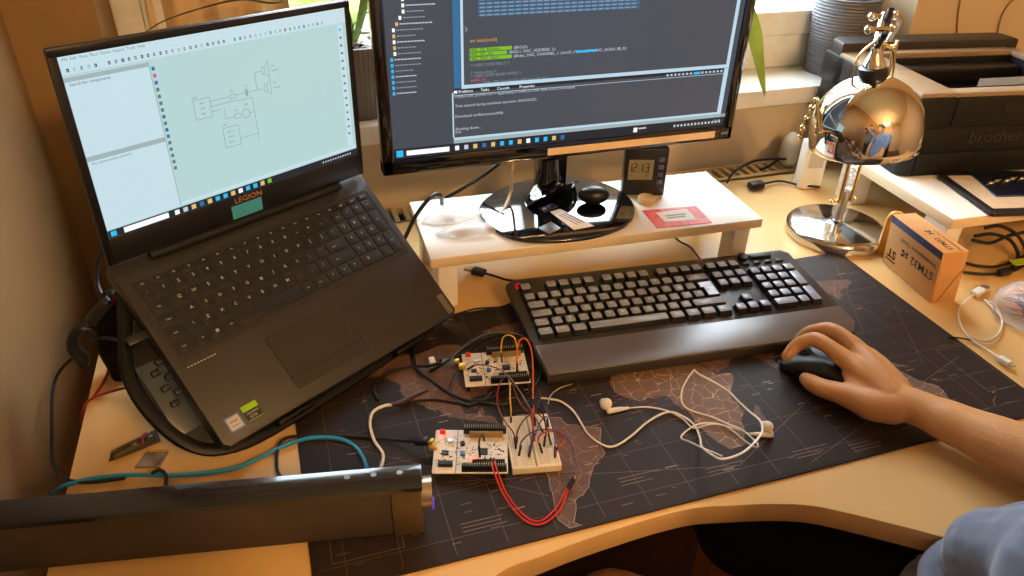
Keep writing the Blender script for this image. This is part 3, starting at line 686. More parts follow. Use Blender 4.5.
# ================================================================== LAPTOP STAND
sd = thing('laptop_stand', 'black tilted laptop stand with rounded front corners under the laptop', 'stand', M=LM)
M_stand = pm('stand_black_plastic', '0b0b0d', .45, spec=.25)
b = MB(); z0, z1_ = -.0305, -.0218
def outl(g): return spline([(-LW/2+.004+g, -.01), (-LW/2-.018+g, -.055), (-LW/2-.042+g, -.105), (-LW/2-.044+g, -.160), (-LW/2-.026+g, -.212), (-LW/2+.016, -.240+g), (-LW/2+.08, -.246+g), (0, -.244+g), (LW/2-.09, -.240+g), (LW/2-.03, -.234+g), (LW/2-.006-g, -.222), (LW/2-.002-g, -.16), (LW/2-.002-g, -.05), (LW/2-.006-g, .015), (LW/2-.05, .030-g), (0, .032-g), (-LW/2+.05, .030-g), (-LW/2+.012+g, .020-g)], 4, True)
b.prism([(p.x, p.y) for p in outl(0)], z0, z1_, M_stand, .003, seg=3); b.build('platform', sd)
lp = MB(); lp.tube([(p.x, p.y, z1_+.000) for p in outl(.007)], .0075, M_stand, n=10, sp=1, closed=True, flat=.5); lp.build('rim', sd)
for x in (-.09, .09): lp = MB(); lp.box((x, -.2385, -.016), (.05, .006, .024), M_stand, .002); lp.build('front_stop', sd)
M_pan = pm('port_panel_blue_grey', '39424f', .15, coat=.5)
pp = MB(); pp.box((-LW/2-.013, -.150, z1_+.0012), (.030, .090, .0022), M_pan, .001)
for i in range(6): pp.box((-LW/2-.008+(-.005 if i % 2 else .005), -.110-i*.010, z1_+.0045), (.009, .0065, .006), M_black, .001)
pp.build('port_panel', sd)
LMi = LM.inverted()
rear = MB(LMi)
gl = LM @ Vector((-.10, .012, z0+.004)); gr_ = LM @ Vector((.10, .012, z0+.004)); g0 = (gl+gr_)/2
fwd = (LM.to_3x3() @ Vector((0, 1, 0))); fwd.z = 0; fwd.normalize(); side = (gr_-gl).normalized(); side.z = 0
for s_, p_ in ((-1, gl), (1, gr_)):
    leg = MB(LMi); ft = Vector((p_.x, p_.y, .008))+fwd*.015
    leg.tube([p_, p_*.5+ft*.5+fwd*.012, ft], [.010, .010, .009], M_stand, n=12); leg.build('leg', sd)
fb = MB(LMi); a_ = Vector((gl.x, gl.y, .006))+fwd*.015; c_ = Vector((gr_.x, gr_.y, .006))+fwd*.015
fb.tube([a_-side*.05, a_, c_, c_+side*.05], .0055, M_stand, n=10, sp=1)
for p_ in (a_, c_): fb.tube([p_, p_-fwd*.18], .0055, M_stand, n=10, sp=1)
fb.build('foot_frame', sd)
# the fat black barrel hanging at the left rear of the stand
bq = at(116, 338, .05); 
hb = MB(LMi); hb.limb([aty(112, 300, bq.y), aty(114, 340, bq.y), aty(124, 372, bq.y-.01)], [.014, .021, .016], M_stand, n=18); hb.build('cooling_fan_housing', sd)
# ================================================================== SOUNDBAR
M_cloth = pm('speaker_mesh_brown', '3b3028', .75, var=.1, scale=60, bump=.5, bscale=1500)
M_sbend = pm('soundbar_end_cap', '54452f', .4, metal=.2)
M_sbtop = pm('soundbar_gloss_top', '15161a', .16, coat=.7)
a0 = at(418, 533, 0); a1 = at(62, 568, 0); sx_ = (a0-a1).normalized(); 
SL = .62
sb = thing('soundbar', 'long dark soundbar speaker lying across the left front of the desk', 'speaker', a0-sx_*(SL/2-.010) + Vector((0, .021, 0)) , math.atan2(sx_.y, sx_.x))
sb.location.z = ZM+.0005
def sbp(y0, y1, zl, zh): return [(y, z) for y, z in ()]
def yz(prof, x0, x1, mb, m, bev=.002):
    mb.prism(prof, x0, x1, m, bev, M=Matrix(((0, 0, 1, 0), (1, 0, 0, 0), (0, 1, 0, 0), (0, 0, 0, 1))))
body = [(.034, .002), (.034, .050), (.028, .056), (-.022, .056), (-.033, .050), (-.038, .030), (-.035, .010), (-.028, .002)]
b = MB(); yz([(-.0305, .034), (-.0285, .010), (-.024, .003), (.000, .003), (.000, .064), (-.025, .064), (-.0295, .054)], -SL/2+.012, SL/2-.030, b, M_cloth); b.build('speaker_grille', sb)
SBP = [(-.0315, .034), (-.0295, .009), (-.025, .001), (.001, .001), (.001, .065), (-.026, .066), (-.0305, .055)]
b = MB(); yz(SBP, SL/2-.030, SL/2, b, M_sbend, .003); b.build('end_cap', sb)['label'] = 'brownish metallic end cap'
b = MB(); yz(SBP, -SL/2, -SL/2+.012, b, M_cloth, .003); b.build('end_cap', sb)
b = MB(); yz([(-.0290, .0655), (.002, .0655), (.002, .071), (-.001, .0735), (-.023, .0735), (-.0285, .0705)], -SL/2-.001, SL/2+.001, b, M_sbtop, .0015); b.build('top_panel', sb)
for x in (-.02, -.045, -.07): b = MB(); b.cyl((SL/2+x, -.010, .073), (SL/2+x, -.010, .0742), .003, pm('button_grey', '54585e', .3), n=12); b.build('button', sb)
b = MB(); b.cyl((SL/2-.002, -.014, .048), (SL/2+.010, -.014, .048), .016, pm('knob_satin_metal', 'a89a80', .3, .8), n=28); b.build('volume_knob', sb)
b = MB(); b.cyl((SL/2+.009, -.022, .040), (SL/2+.0115, -.022, .040), .006, screen('purple_indicator_light', '6a30c0', 1.2), n=14); b.build('indicator_light', sb)['label'] = 'small glowing purple light'

# ================================================================== DEVELOPMENT BOARDS
M_pcb = pm('white_pcb', 'ddd6cc', .4, var=.04, scale=120); M_chip = pm('black_chip', '18181a', .35); M_hdr = pm('header_black', '121214', .5); M_blue = pm('blue_button', '2c5fb0', .35)
M_ledr = screen('red_led_lit', 'ff4030', 12.0); M_redpl = pm('red_jumper_plastic', 'c02018', .4); M_usbm = pm('usb_shell_metal', 'd8b656', .3, .7); M_silk = pm('silk_print_dark', '4a4640', .6)
def nucleo(name, label, corners, zb, led):
    P = [at(x, y, zb+.0016) for x, y in corners]; c = sum(P, Vector())/4; ax = ((P[1]-P[0])+(P[2]-P[3])).normalized()
    t = thing(name, label, 'circuit board', (c.x, c.y, zb), math.atan2(ax.y, ax.x), 'white microcontroller boards on the mat')
    w_, h_ = .0825, .0665
    b = MB(); b.prism(rrect(w_, h_, .002, 3), 0, .0016, M_pcb, .0003); b.box((-.0155, 0, .0017), (.0008, h_, .0002), M_silk)
    for i in range(130):
        x, y = rnd.uniform(-w_/2+.003, w_/2-.003), rnd.uniform(-h_/2+.009, h_/2-.009)
        b.quad(x, y, x+rnd.uniform(.001, .004), y+.0007, .00166, M_silk)
    b.build('circuit_board', t)
    b = MB(); b.box((-w_/2-.001, .004, .0042), (.009, .0085, .0048), M_usbm, .0006); b.build('usb_socket', t)
    zt = .0016
    for y in (h_/2-.004, -h_/2+.004): b = MB(); b.box((.0155, y, zt+.0043), (.049, .0055, .0085), M_hdr, .0004); b.build('pin_header', t)
    for y, x0h, x1h in ((h_/2-.0115, -.002, .036), (-h_/2+.0115, .002, .038)):
        b = MB(); b.box(((x0h+x1h)/2, y, zt+.0043), (x1h-x0h, .0025, .0085), M_hdr if y < 0 else pm('header_tan', '8a7550', .5), .0003)
        q = x0h+.0015
        while q < x1h: b.box((q, y, zt+.0087), (.0009, .0009, .0006), M_gap); q += .00254
        b.build('socket_strip', t)
    b = MB()
    for y in (h_/2-.004, -h_/2+.004):
        for i in range(19):
            for dy in (-.00127, .00127): b.box((-.0074+i*.00254, y+dy, zt+.0098), (.0006, .0006, .0035), M_gold)
    o = b.build('header_pins', t); o['kind'] = 'stuff'
    b = MB(); b.box((.014, -.002, .0024), (.010, .010, .0014), M_chip, .0003, M=R('Z', .785) if False else None); b.build('processor', t)
    b = MB(); b.box((-.028, -.004, .0024), (.007, .007, .0014), M_chip, .0003); b.build('debug_chip', t)
    b = MB(); b.cyl((-.009, -.006, .0016), (-.009, -.006, .0046), .0028, M_blue, n=16); b.build('user_button', t)['label'] = 'blue round button'
    b = MB(); b.cyl((-.0095, .010, .0016), (-.0095, .010, .0046), .0028, M_hdr, n=16); b.build('reset_button', t)['label'] = 'black round button'
    b = MB(); b.box((-.033, h_/2-.0055, .0043), (.006, .0045, .0055), M_redpl, .0005); b.build('jumper_cap', t)['label'] = 'red plastic jumper'; b = MB(); b.box((-.027, -.022, .0040), (.016, .006, .005), M_hdr, .0004); b.build('pin_header', t)
    b = MB()
    for i in range(64):
        x, y = rnd.uniform(-w_/2+.004, w_/2-.004), rnd.uniform(-h_/2+.014, h_/2-.014)
        b.box((x, y, .0020), (rnd.choice((.001, .002, .003)), rnd.choice((.0008, .0016)), .0009), rnd.choice((M_chip, M_gold, M_steel, pm('capacitor_tan', '9a7a50', .5), M_chip)))
    o = b.build('surface_components', t); o['kind'] = 'stuff'
    b = MB(); b.cyl((-.024, .014, .0016), (-.024, .014, .0050), .0032, M_steel, n=14); b.build('crystal', t)
    for x, y in led:
        b = MB(); b.box((x, y, .0025), (.0042, .0034, .0022), M_ledr, .0004); b.build('led', t)['label'] = 'red glowing light'
    return t
nB = nucleo('microcontroller_board', 'white circuit board lying nearest the breadboard, with two red lights', ((434, 429), (505, 431), (510, 472), (434, 474)), .0125, ((-.034, .022), (.0035, -.014)))
nA = nucleo('microcontroller_board', 'white circuit board farther back, beside the corner of the wrist rest', ((462, 352), (526, 349), (530, 383), (463, 389)), .0125, ())
for n_ in (nA, nB):
    for sx in (-1, 1):
        for sy in (-1, 1):
            b = MB(); b.cyl((sx*.037, sy*.028, -.0124+ZM), (sx*.037, sy*.028, .0), .0025, M_hdr, n=10); b.build('standoff', n_)
# breadboard
M_bb = pm('breadboard_ivory', 'd8cdb4', .5, var=.03); M_hole = pm('breadboard_holes', '5a5242', .8)
P = [at(x, y, .0125) for x, y in ((503, 415), (547, 413), (562, 465), (514, 471))]; c = sum(P, Vector())/4; ax = ((P[1]-P[0])+(P[2]-P[3])).normalized()
ba = math.atan2(ax.y, ax.x); BC = c.copy()
bbt = thing('breadboard', 'small ivory breadboard full of jumper wires on the mat', 'breadboard', (c.x, c.y, ZM), ba)
b = MB(); b.prism(rrect(.055, .084, .001, 2), 0, .0092, M_bb, .0006); b.build('block', bbt)
b = MB()
for i in range(30):
    y = -.0375+i*.00258
    for g_ in (-1, 1):
        for k in range(5): x = g_*(.005+k*.00254); b.quad(x-.0005, y-.0005, x+.0005, y+.0005, .00925, M_hole)
    for x in (-.0245, -.022, .022, .0245): b.quad(x-.0005, y-.0005, x+.0005, y+.0005, .00925, M_hole)
b.quad(-.0012, -.041, .0012, .041, .00925, pm('breadboard_groove', '8f8874', .8)); b.build('contact_holes', bbt, fix=False)
# jumper wires
WC = dict(red='c8281c', orange='d8622a', yellow='d8b02a', purple='5a4480', brown='6a3a26', black='151518', blue='2c3f90', grey='6f6a72', darkred='7a1a20')
wires = [
 ('red', 'jumper wire', 'red jumper wire curving forward from the front board, outer loop', [(494, 459, .022), (497, 470, .026), (507, 494, .014), (524, 515, .006), (540, 521, .005), (556, 508, .006), (565, 491, .008), (572, 478, .014)]),
 ('red', 'jumper wire', 'red jumper wire curving forward from the front board, inner loop', [(491, 459, .022), (494, 472, .026), (505, 497, .014), (523, 519, .006), (541, 524, .005), (559, 511, .006), (567, 493, .008), (574, 480, .014)]),
 ('purple', 'jumper wire', 'dark purple jumper wire arching right out of the breadboard', [(519, 455, .013), (522, 441, .03), (535, 431, .038), (553, 430, .042), (568, 439, .034), (575, 458, .02), (576, 470, .012), (571, 480, .014)]),
 ('red', 'jumper wire', 'short red jumper wire looping over the breadboard', [(542, 452, .013), (538, 440, .028), (543, 433, .036), (556, 432, .036), (564, 440, .028), (557, 449, .022), (555, 455, .013)]),
 ('yellow', 'jumper wire', 'yellow jumper wire in a tall arch over the rear board', [(502, 362, .022), (501, 350, .035), (503, 338, .05), (509, 335, .055), (515, 339, .05), (517, 352, .035), (517, 372, .022)]),
 ('orange', 'jumper wire', 'orange jumper wire arching from rear board to breadboard', [(517, 372, .022), (517, 352, .045), (520, 340, .055), (527, 340, .055), (532, 354, .045), (533, 380, .03), (533, 402, .024), (535, 425, .013)]),
 ('grey', 'jumper wire', 'grey-purple jumper wire crossing the rear board to the breadboard', [(468, 369, .02), (475, 365, .03), (490, 366, .038), (505, 373, .038), (519, 390, .034), (532, 412, .03), (543, 432, .013)]),
 ('yellow', 'jumper wire', 'yellow jumper wire running straight down to the breadboard', [(508, 378, .022), (510, 385, .028), (510, 398, .026), (511, 410, .022), (511, 422, .013)]),
 ('darkred', 'jumper wire', 'dark red jumper wire bowing left between rear board and breadboard', [(503, 378, .022), (499, 386, .026), (497, 400, .02), (500, 412, .02), (506, 423, .026), (514, 434, .024), (516, 448, .013)]),
 ('brown', 'jumper wire', 'brown jumper wire slanting from rear board to breadboard', [(512, 380, .022), (515, 392, .03), (522, 406, .032), (530, 414, .03), (533, 430, .022), (529, 455, .013)]),
 ('black', 'jumper wire', 'black jumper wire standing up at the back of the breadboard', [(540, 400, .045), (538, 408, .05), (543, 414, .04), (546, 430, .03), (544, 446, .013)]),
 ('black', 'jumper wire', 'black jumper wire stuck into the front circuit board', [(480, 456, .022), (479, 446, .034), (480, 438, .040), (483, 434, .036), (484, 440, .022)]),
 ('blue', 'jumper wire', 'dark blue jumper wire across the right half of the breadboard', [(540, 402, .045), (545, 408, .048), (551, 422, .036), (555, 440, .028), (555, 457, .013)]),
 ('brown', 'jumper wire', 'brown jumper wire in a narrow arch on the breadboard', [(516, 446, .013), (518, 430, .032), (527, 417, .042), (538, 414, .04), (546, 424, .03), (551, 444, .013)]),
 ('purple', 'jumper wire', 'violet jumper wire in a low arch along the breadboard', [(529, 456, .013), (534, 438, .032), (541, 421, .036), (547, 417, .03), (548, 426, .013)]),
 ('red', 'jumper wire', 'thin red jumper wire dropping into the breadboard top', [(533, 400, .04), (532, 410, .036), (533, 422, .03), (534, 440, .013)]),
]
for col, cat, lab, pts in wires:
    t = MB(); pw = path(pts); t.tube(pw, .00092, pm('wire_'+col, WC[col], .4), n=6, sp=7)
    o = tag(t.build('jumper_wire'), lab, cat, 'jumper wires of the circuit')
    for a_, c_ in ((pw[0], pw[1]), (pw[-1], pw[-2])):
        ends = MB(Matrix.Translation(-o.location)); d = (c_-a_).normalized(); ends.tube([a_-d*.001, a_+d*.012], .00135, M_hdr, n=6, sp=1)
        ends.tube([a_-d*.004, a_-d*.001], .0003, M_gold, n=5, sp=1)
        ends.build('pin_sleeve', o)

# ================================================================== CABLES
def cable(name, lab, cat, pts, r, m, z=None, group=None, sp=8, n=8):
    t = MB(); pw = path(pts, z); t.tube(pw, r, m, n=n, sp=sp); return tag(t.build(name), lab, cat, group), pw
def plug(parent, pw, end, parts):
    "stacked boxes at a cable end: (length, width, height, material)"
    a_, c_ = (pw[0], pw[1]) if end == 0 else (pw[-1], pw[-2])
    d = (a_-c_).normalized(); up = Vector((0, 0, 1)); M0 = frame(a_, d, up.cross(d)); off = parent.location; p = Vector((0, 0, 0)); x = -.002
    for nm, L, w_, h_, m in parts:
        b = MB(Matrix.Translation(-off) @ M0); b.box((x+L/2, 0, 0), (L, w_, h_), m, min(w_, h_)*.25); b.build(nm, parent); x += L
o, pw = cable('usb_cable', 'black usb cable looping left of the rear circuit board', 'cable', [(428, 320, .010), (415, 335, .008), (413, 352, .007), (417, 369, .008), (432, 381, .012), (452, 395, .007), (474, 401, .006), (500, 394, .007), (521, 380, .006), (533, 362, .006), (529, 345, .008), (510, 335, .010), (488, 338, .012), (470, 350, .012), (458, 356, .008), (440, 361, .009)], .0021, M_cable)
o, pw = cable('usb_cable', 'black usb cable plugged into the rear circuit board', 'cable', [(378, 400, .006), (374, 388, .006), (388, 373, .007), (410, 367, .008), (428, 366, .012), (437, 364, .0165), (444, 363, .018)], .0020, M_cable)
plug(o, pw, 1, (('plug_body', .016, .0095, .008, pm('plug_grey_blue', '5a6478', .4)), ('plug_tip', .006, .0070, .004, M_usbm)))
b = MB(Matrix.Translation(-o.location)); q = at(432, 362, .012); b.box((q.x, q.y, q.z), (.008, .012, .010), M_white, .0015, M=None); b.build('ferrite_clip', o)['label'] = 'small cream clip'
cable('usb_cable', 'black cable arching behind the rear circuit board', 'cable', [(430, 372, .006), (446, 362, .022), (462, 348, .034), (480, 337, .038), (500, 333, .036), (522, 336, .030), (537, 350, .018), (541, 372, .006), (530, 392, .005), (505, 404, .005), (478, 402, .005)], .0019, M_cable)
cable('usb_cable', 'grey-blue thin lead curling in front of the rear board', 'wire', [(458, 372, .010), (452, 384, .006), (453, 396, .005), (466, 404, .005), (482, 400, .005), (492, 392, .006)], .0013, pm('wire_steel_blue', '3c4660', .4))
o, pw = cable('usb_cable', 'black usb cable plugged into the front circuit board', 'cable', [(283, 480, .004), (277, 468, .004), (279, 445, .005), (292, 437, .005), (325, 436, .005), (360, 437, .005), (395, 440, .008), (408, 441, .014), (417, 441, .018)], .0019, M_cable)
plug(o, pw, 1, (('plug_body', .018, .010, .008, M_black), ('plug_tip', .006, .0070, .004, M_usbm)))
o, pw = cable('audio_cable', 'white cable end rising beside the soundbar into black heat-shrink', 'cable', [(379, 474, .005), (383, 455, .006), (374, 440, .007), (370, 424, .009), (373, 412, .011), (384, 406, .010), (392, 405, .010)], .0019, M_cablew)
b = MB(Matrix.Translation(-o.location)); b.tube(path([(390, 405, .010), (402, 402, .009), (416, 395, .011), (428, 390, .013)]), [.0022, .0034, .003, .0016], pm('heat_shrink_dark_red', '3a1a1c', .4), n=10); b.build('sleeve', o)['label'] = 'dark red shrink sleeve'
cable('audio_cable', 'black cable snaking between the sleeve and the rear board', 'cable', [(398, 404, .004), (428, 400, .004), (450, 402, .004), (470, 406, .004)], .0019, M_cable)
cable('thin_lead', 'thin black lead from under the wrist rest to the breadboard', 'wire', [(572, 384, .006), (560, 388, .006), (551, 395, .008), (548, 404, .012)], .0008, pm('wire_pale', 'a89a88', .5))
M_teal = pm('teal_cable_rubber', '2a86bc', .4)
cable('network_cable', 'teal cable running from the left wall to the soundbar', 'cable', [(42, 512, -.03), (50, 497, -.01), (62, 487, .004), (90, 479, .005), (130, 475, .005), (180, 475, .005), (235, 468, .005), (275, 450, .005), (305, 439, .006), (335, 438, .006), (353, 445, .006), (363, 458, .006), (368, 474, .006)], .0024, M_teal)
cs = LM @ Vector((-LW/2-.020, -.078, -.010)); pts_ = [cs]+path([(98, 338, .06), (84, 349, .03), (62, 368, -.01), (53, 390, -.03), (52, 430, -.03), (53, 462, -.02), (66, 479, .004), (90, 482, .0035), (125, 478, .0035)])
t = MB(); t.tube(pts_, .0022, M_cable, n=8, sp=8); o = tag(t.build('power_cable'), 'long black cable from the laptop side down the left of the desk', 'cable')
b = MB(Matrix.Translation(-o.location) @ LM); b.box((-LW/2-.011, -.078, -.010), (.024, .011, .007), M_black, .0015); b.build('plug_body', o)
cable('power_cable', 'short black cable end beside the silver packet', 'cable', [(152, 473, .009), (160, 470, .012), (166, 476, .010), (165, 492, .0035)], .0022, M_cable)
M_redc = pm('red_cable_rubber', '8a1f22', .4)
def cable3(name, lab, pts, r, m, group=None):
    t = MB(); t.tube(pts, r, m, n=8, sp=8); return tag(t.build(name), lab, 'cable', group)
yb = at(116, 338, .05).y-.012
cable3('power_cable', 'red cable looping down past the desk edge behind the stand', [aty(118, 283, yb), aty(112, 310, yb), aty(109, 345, yb), at(108, 372, .006), at(95, 395, .004), at(84, 408, -.02), at(80, 430, -.05)], .0017, M_redc)
cable3('power_cable', 'red cable plugged into the port panel of the stand', [at(82, 425, -.02), at(85, 405, .003), at(98, 396, .004), at(125, 388, .012), at(150, 386, .03)], .0017, M_redc)
cable3('power_cable', 'black cable behind the laptop hinge at the far left', [aty(103, 250, yb+.08), aty(98, 262, yb+.07), aty(98, 285, yb+.05), aty(107, 305, yb+.02)], .0026, M_cable)
bj = cable3('barrel_plug', 'black and silver barrel plug hanging left of the stand', [aty(108, 298, yb), aty(100, 305, yb), aty(96, 312, yb)], .0035, M_black)
bj['category'] = 'plug'
b = MB(Matrix.Translation(-bj.location)); b.limb([aty(106, 303, yb), aty(92, 320, yb)], [.0075, .0075], M_black, n=16, sp=1); b.build('plug_body', bj)
b = MB(Matrix.Translation(-bj.location)); b.cyl(aty(91, 321, yb), aty(86, 328, yb), .003, M_steel, n=14); b.build('plug_tip', bj)['label'] = 'silver plug tip'
hk = MB(); hk.tube([aty(98, 338, yb), aty(92, 330, yb), aty(82, 328, yb), aty(74, 336, yb), aty(73, 348, yb), aty(82, 358, yb), aty(84, 364, yb)], [.006, .006, .0075, .008, .009, .010, .008], M_black, n=14, sp=6, flat=.8)
tag(hk.build('cable_holder'), 'curved black hook-shaped holder left of the stand', 'holder')
# far black cables behind the monitor
cable3('monitor_cable', 'thick black cable arching at the left end of the white shelf', [at(398, 250, .02), at(405, 238, .05), at(413, 221, .085), at(422, 207, .110), at(430, 198, .125), at(437, 194, .128), at(441, 197, .120), at(442, 204, .098)], .0032, M_cable)
cable3('monitor_cable', 'black cable slanting up behind the monitor', [aty(446, 198, .64), aty(462, 189, .625), aty(480, 178, .61), aty(500, 163, .60)], .003, M_cable)
M_beigec = pm('beige_cable_rubber', 'b9a384', .5)
cable3('monitor_cable', 'beige cable hanging from the monitor down to the shelf', [aty(513, 160, .545), aty(512, 172, .52), at(511, 190, .115), at(505, 207, .098), at(495, 220, .094), at(490, 230, .093)], .0024, M_beigec)
cable3('keyboard_cable', 'black cable from under the shelf to the keyboard back', [at(672, 233, .004)+Vector((0, .03, 0)), at(678, 240, .004), at(690, 247, .005), at(700, 259, .012), at(706, 266, .018)], .0018, M_cable)
o, pw = cable('usb_cable', 'black usb plug and cable lying in front of the white shelf', 'cable', [(524, 281, .006), (508, 280, .006), (495, 276, .006), (484, 273, .007)], .0018, M_cable)
plug(o, pw, 1, (('plug_body', .022, .016, .008, M_black), ('plug_tip', .013, .012, .0045, pm('usb_tip_gold', 'b89a68', .3, .8))))
cable3('thin_lead', 'thin black cord along the keyboard\'s upper left corner', [at(450, 316, .006), at(475, 309, .005), at(500, 307, .005), at(512, 303, .006)], .0015, M_cable)
o, pw = cable('power_cable', 'black cable with an inline plug behind the lamp', 'cable', [(820, 187, .008), (800, 185, .006), (780, 181, .006), (762, 184, .008)], .0022, M_cable)
plug(o, pw, 1, (('plug_body', .034, .017, .013, M_black),))
cable3('power_cable', 'black cable arching over the radiator grille', [at(727, 183, .005), at(733, 173, .022), at(745, 165, .035), at(760, 160, .035), at(790, 159, .02)], .0024, M_cable)

# earphones
M_ear = pm('earphone_white', 'dcd6ca', .35)
Z = .0055
ep = thing('wired_earphones', 'white wired earphones lying tangled on the mat', 'earphones', at(700, 420, ZM))
eo = Matrix.Translation(-ep.location)
main = [(541, 398, .010), (550, 399, Z), (562, 402, Z), (575, 413, Z), (588, 434, Z), (603, 445, Z), (615, 446, Z), (630, 437, Z), (649, 421, Z), (668, 412, Z+.002), (684, 417, Z), (695, 426, Z), (700, 438, .01), (702, 447, .016), (712, 455, .026), (723, 459, .03), (740, 454, .03), (752, 445, .028), (762, 432, .024), (760, 421, .02), (750, 412, .018), (738, 401, .02), (728, 391, .024), (712, 381, .028), (700, 375, .03), (694, 370, .026)]
b = MB(eo); b.tube(path(main), .00125, M_ear, n=8, sp=7); b.build('cable', ep)
second = [(694, 370, .026), (688, 378, .022), (682, 390, .016), (682, 402, .010), (690, 410, Z), (712, 417, Z), (728, 424, .008), (742, 430, .012), (757, 443, .018), (755, 447, .014), (745, 441, .008), (733, 431, Z), (722, 425, Z), (705, 423, Z), (692, 427, Z), (681, 437, Z), (690, 442, .010), (705, 449, .018), (722, 456, .026)]
b = MB(eo); b.tube(path(second), .0010, M_ear, n=8, sp=7); b.build('cable', ep)
th = [(629, 408, Z), (648, 407, Z), (668, 411, Z), (683, 419, Z), (694, 428, Z+.002), (712, 424, Z+.003), (730, 427, Z+.003), (750, 434, Z)]
b = MB(eo); b.tube(path(th), .00085, M_ear, n=8, sp=7); b.build('cable', ep)
for (bx, by), (tx_, ty_), (ex, ey) in (((606, 404), (628, 408), (609, 411)), ((767, 427), (751, 434), (771, 435))):
    e = MB(eo); p0_ = at(ex, ey, .0065); p1_ = at(tx_, ty_, .0055); e.limb([p0_, p0_*.5+p1_*.5, p1_], [.0034, .0030, .0018], M_ear, n=14)
    bc = at(bx, by, .013); dz = frame(bc, (p1_-p0_).normalized(), (0, 0, 1)); e.ball((0, 0, 0), (.0075, .0080, .0062), M_ear, 18, M=dz)
    nd = (at(bx-6, by-4, .013)-bc).normalized(); e.limb([bc, bc+nd*.004], [.0062, .0050], M_ear, n=16, sp=1)
    e.tube([bc, p0_+Vector((0, 0, .002))], .003, M_ear, n=10, sp=1)
    o = e.build('earbud', ep)
    g_ = MB(eo); g_.ball(tuple(bc+nd*.0075), (.0028, .0028, .0028), pm('earbud_mesh_grey', '6a6a70', .5), 12); g_.build('speaker_mesh', o).location = (0, 0, 0)

# white usb cable at the right
o, pw = cable('usb_cable', 'thin white usb cable coiled on the bare desk near the box', 'cable', [(975, 294, .006), (966, 300, .005), (959, 310, .004), (960, 322, .004), (968, 335, .004), (985, 342, .004), (998, 337, .004), (1002, 320, .004), (995, 306, .004), (985, 300, .005), (1001, 317, .0065), (999, 333, .0065), (985, 341, .0065), (968, 336, .006), (978, 344, .004), (992, 353, .005), (1000, 358, .006)], .0013, M_cablew)
plug(o, pw, 0, (('plug_body', .024, .013, .008, M_white), ('plug_tip', .012, .012, .0045, M_steel)))
plug(o, pw, 1, (('micro_plug_body', .018, .010, .007, M_white), ('micro_plug_tip', .006, .0065, .003, M_steel)))
cable3('thin_lead', 'thin black cord end at the mat\'s right edge', [at(948, 337, .004), at(960, 338, .004), at(975, 341, .0035)], .0012, M_cable)
# black cables heaped under the printer shelf
for i, (lab, pts) in enumerate((
    ('black cable lying lowest in front of the printer shelf legs', [(962, 272, .004), (985, 274, .004), (1010, 272, .004), (1030, 262, .006)]),
    ('black cable curving under the printer shelf edge', [(962, 262, .005), (980, 266, .006), (1000, 266, .006), (1022, 257, .008), (1036, 245, .01)]),
    ('thick black cable bundle hanging under the printer shelf', [(975, 236, .05), (992, 234, .045), (1010, 240, .03), (1018, 255, .01), (1012, 268, .006)]),
    ('black cable arching down from under the printer shelf', [(985, 228, .06), (1000, 226, .06), (1016, 234, .04), (1026, 250, .02), (1030, 268, .006)]),
    ('black cable crossing high under the printer shelf', [(972, 240, .035), (990, 243, .03), (1008, 236, .035), (1026, 232, .04)]))):
    cable('power_cable', lab, 'cable', [(x, y, z) for x, y, z in pts], .0030 if i > 1 else .0024, M_cable)
t = MB(); q = at(1004, 273, .007); t.box((q.x, q.y, .009), (.022, .012, .010), M_black, .002); tag(t.build('connector'), 'small black connector block beside the green tag', 'plug')
t = MB(); q = at(1018, 269, .0); t.prism(rrect(.05, .018, .003, 3), .0, .0015, pm('yellow_green_plastic', '9fb82a', .35), .0003, T(q.x+.012, q.y, .012) @ R('Z', -.3) @ R('Y', -.12)); tag(t.build('cable_tag'), 'yellow-green plastic tag at the right edge', 'tag')
# bag of jumper wires
bc = at(1021, 322, .0)
t = MB(); rs = []
ctr = Vector((bc.x+.012, bc.y, 0))
for z, k in ((.001, .90), (.008, 1.0), (.022, 1.05), (.038, .95), (.050, .6)):
    rs.append([(ctr.x+.046*k*math.cos(a)*(1+.10*math.sin(5*a+z*80)), ctr.y+.050*k*math.sin(a)*(1+.10*math.cos(4*a+z*60)), z) for a in [2*PI*j/30 for j in range(30)]])
t.rings(rs, film('clear_bag_plastic', 'd8dce4', .12)); bg = tag(t.build('plastic_bag', ang=80), 'clear plastic bag of coloured jumper wires at the right edge', 'bag')
t = MB(Matrix.Translation(-bg.location))
for i in range(80):
    a = rnd.uniform(-.5, .5); x, y, z = ctr.x+rnd.uniform(-.022, .022), ctr.y+rnd.uniform(-.022, .022), rnd.uniform(.005, .038)
    d = Vector((math.sin(a), math.cos(a), 0)); L = rnd.uniform(.012, .020); t.tube([Vector((x, y, z))-d*L, Vector((x+.003, y, z+.003)), Vector((x, y, z))+d*L], .001, pm('wire_'+(k_ := rnd.choice(list(WC))), WC[k_], .4), n=5, sp=3)
o = t.build('wire_bundle', bg); o['kind'] = 'stuff'
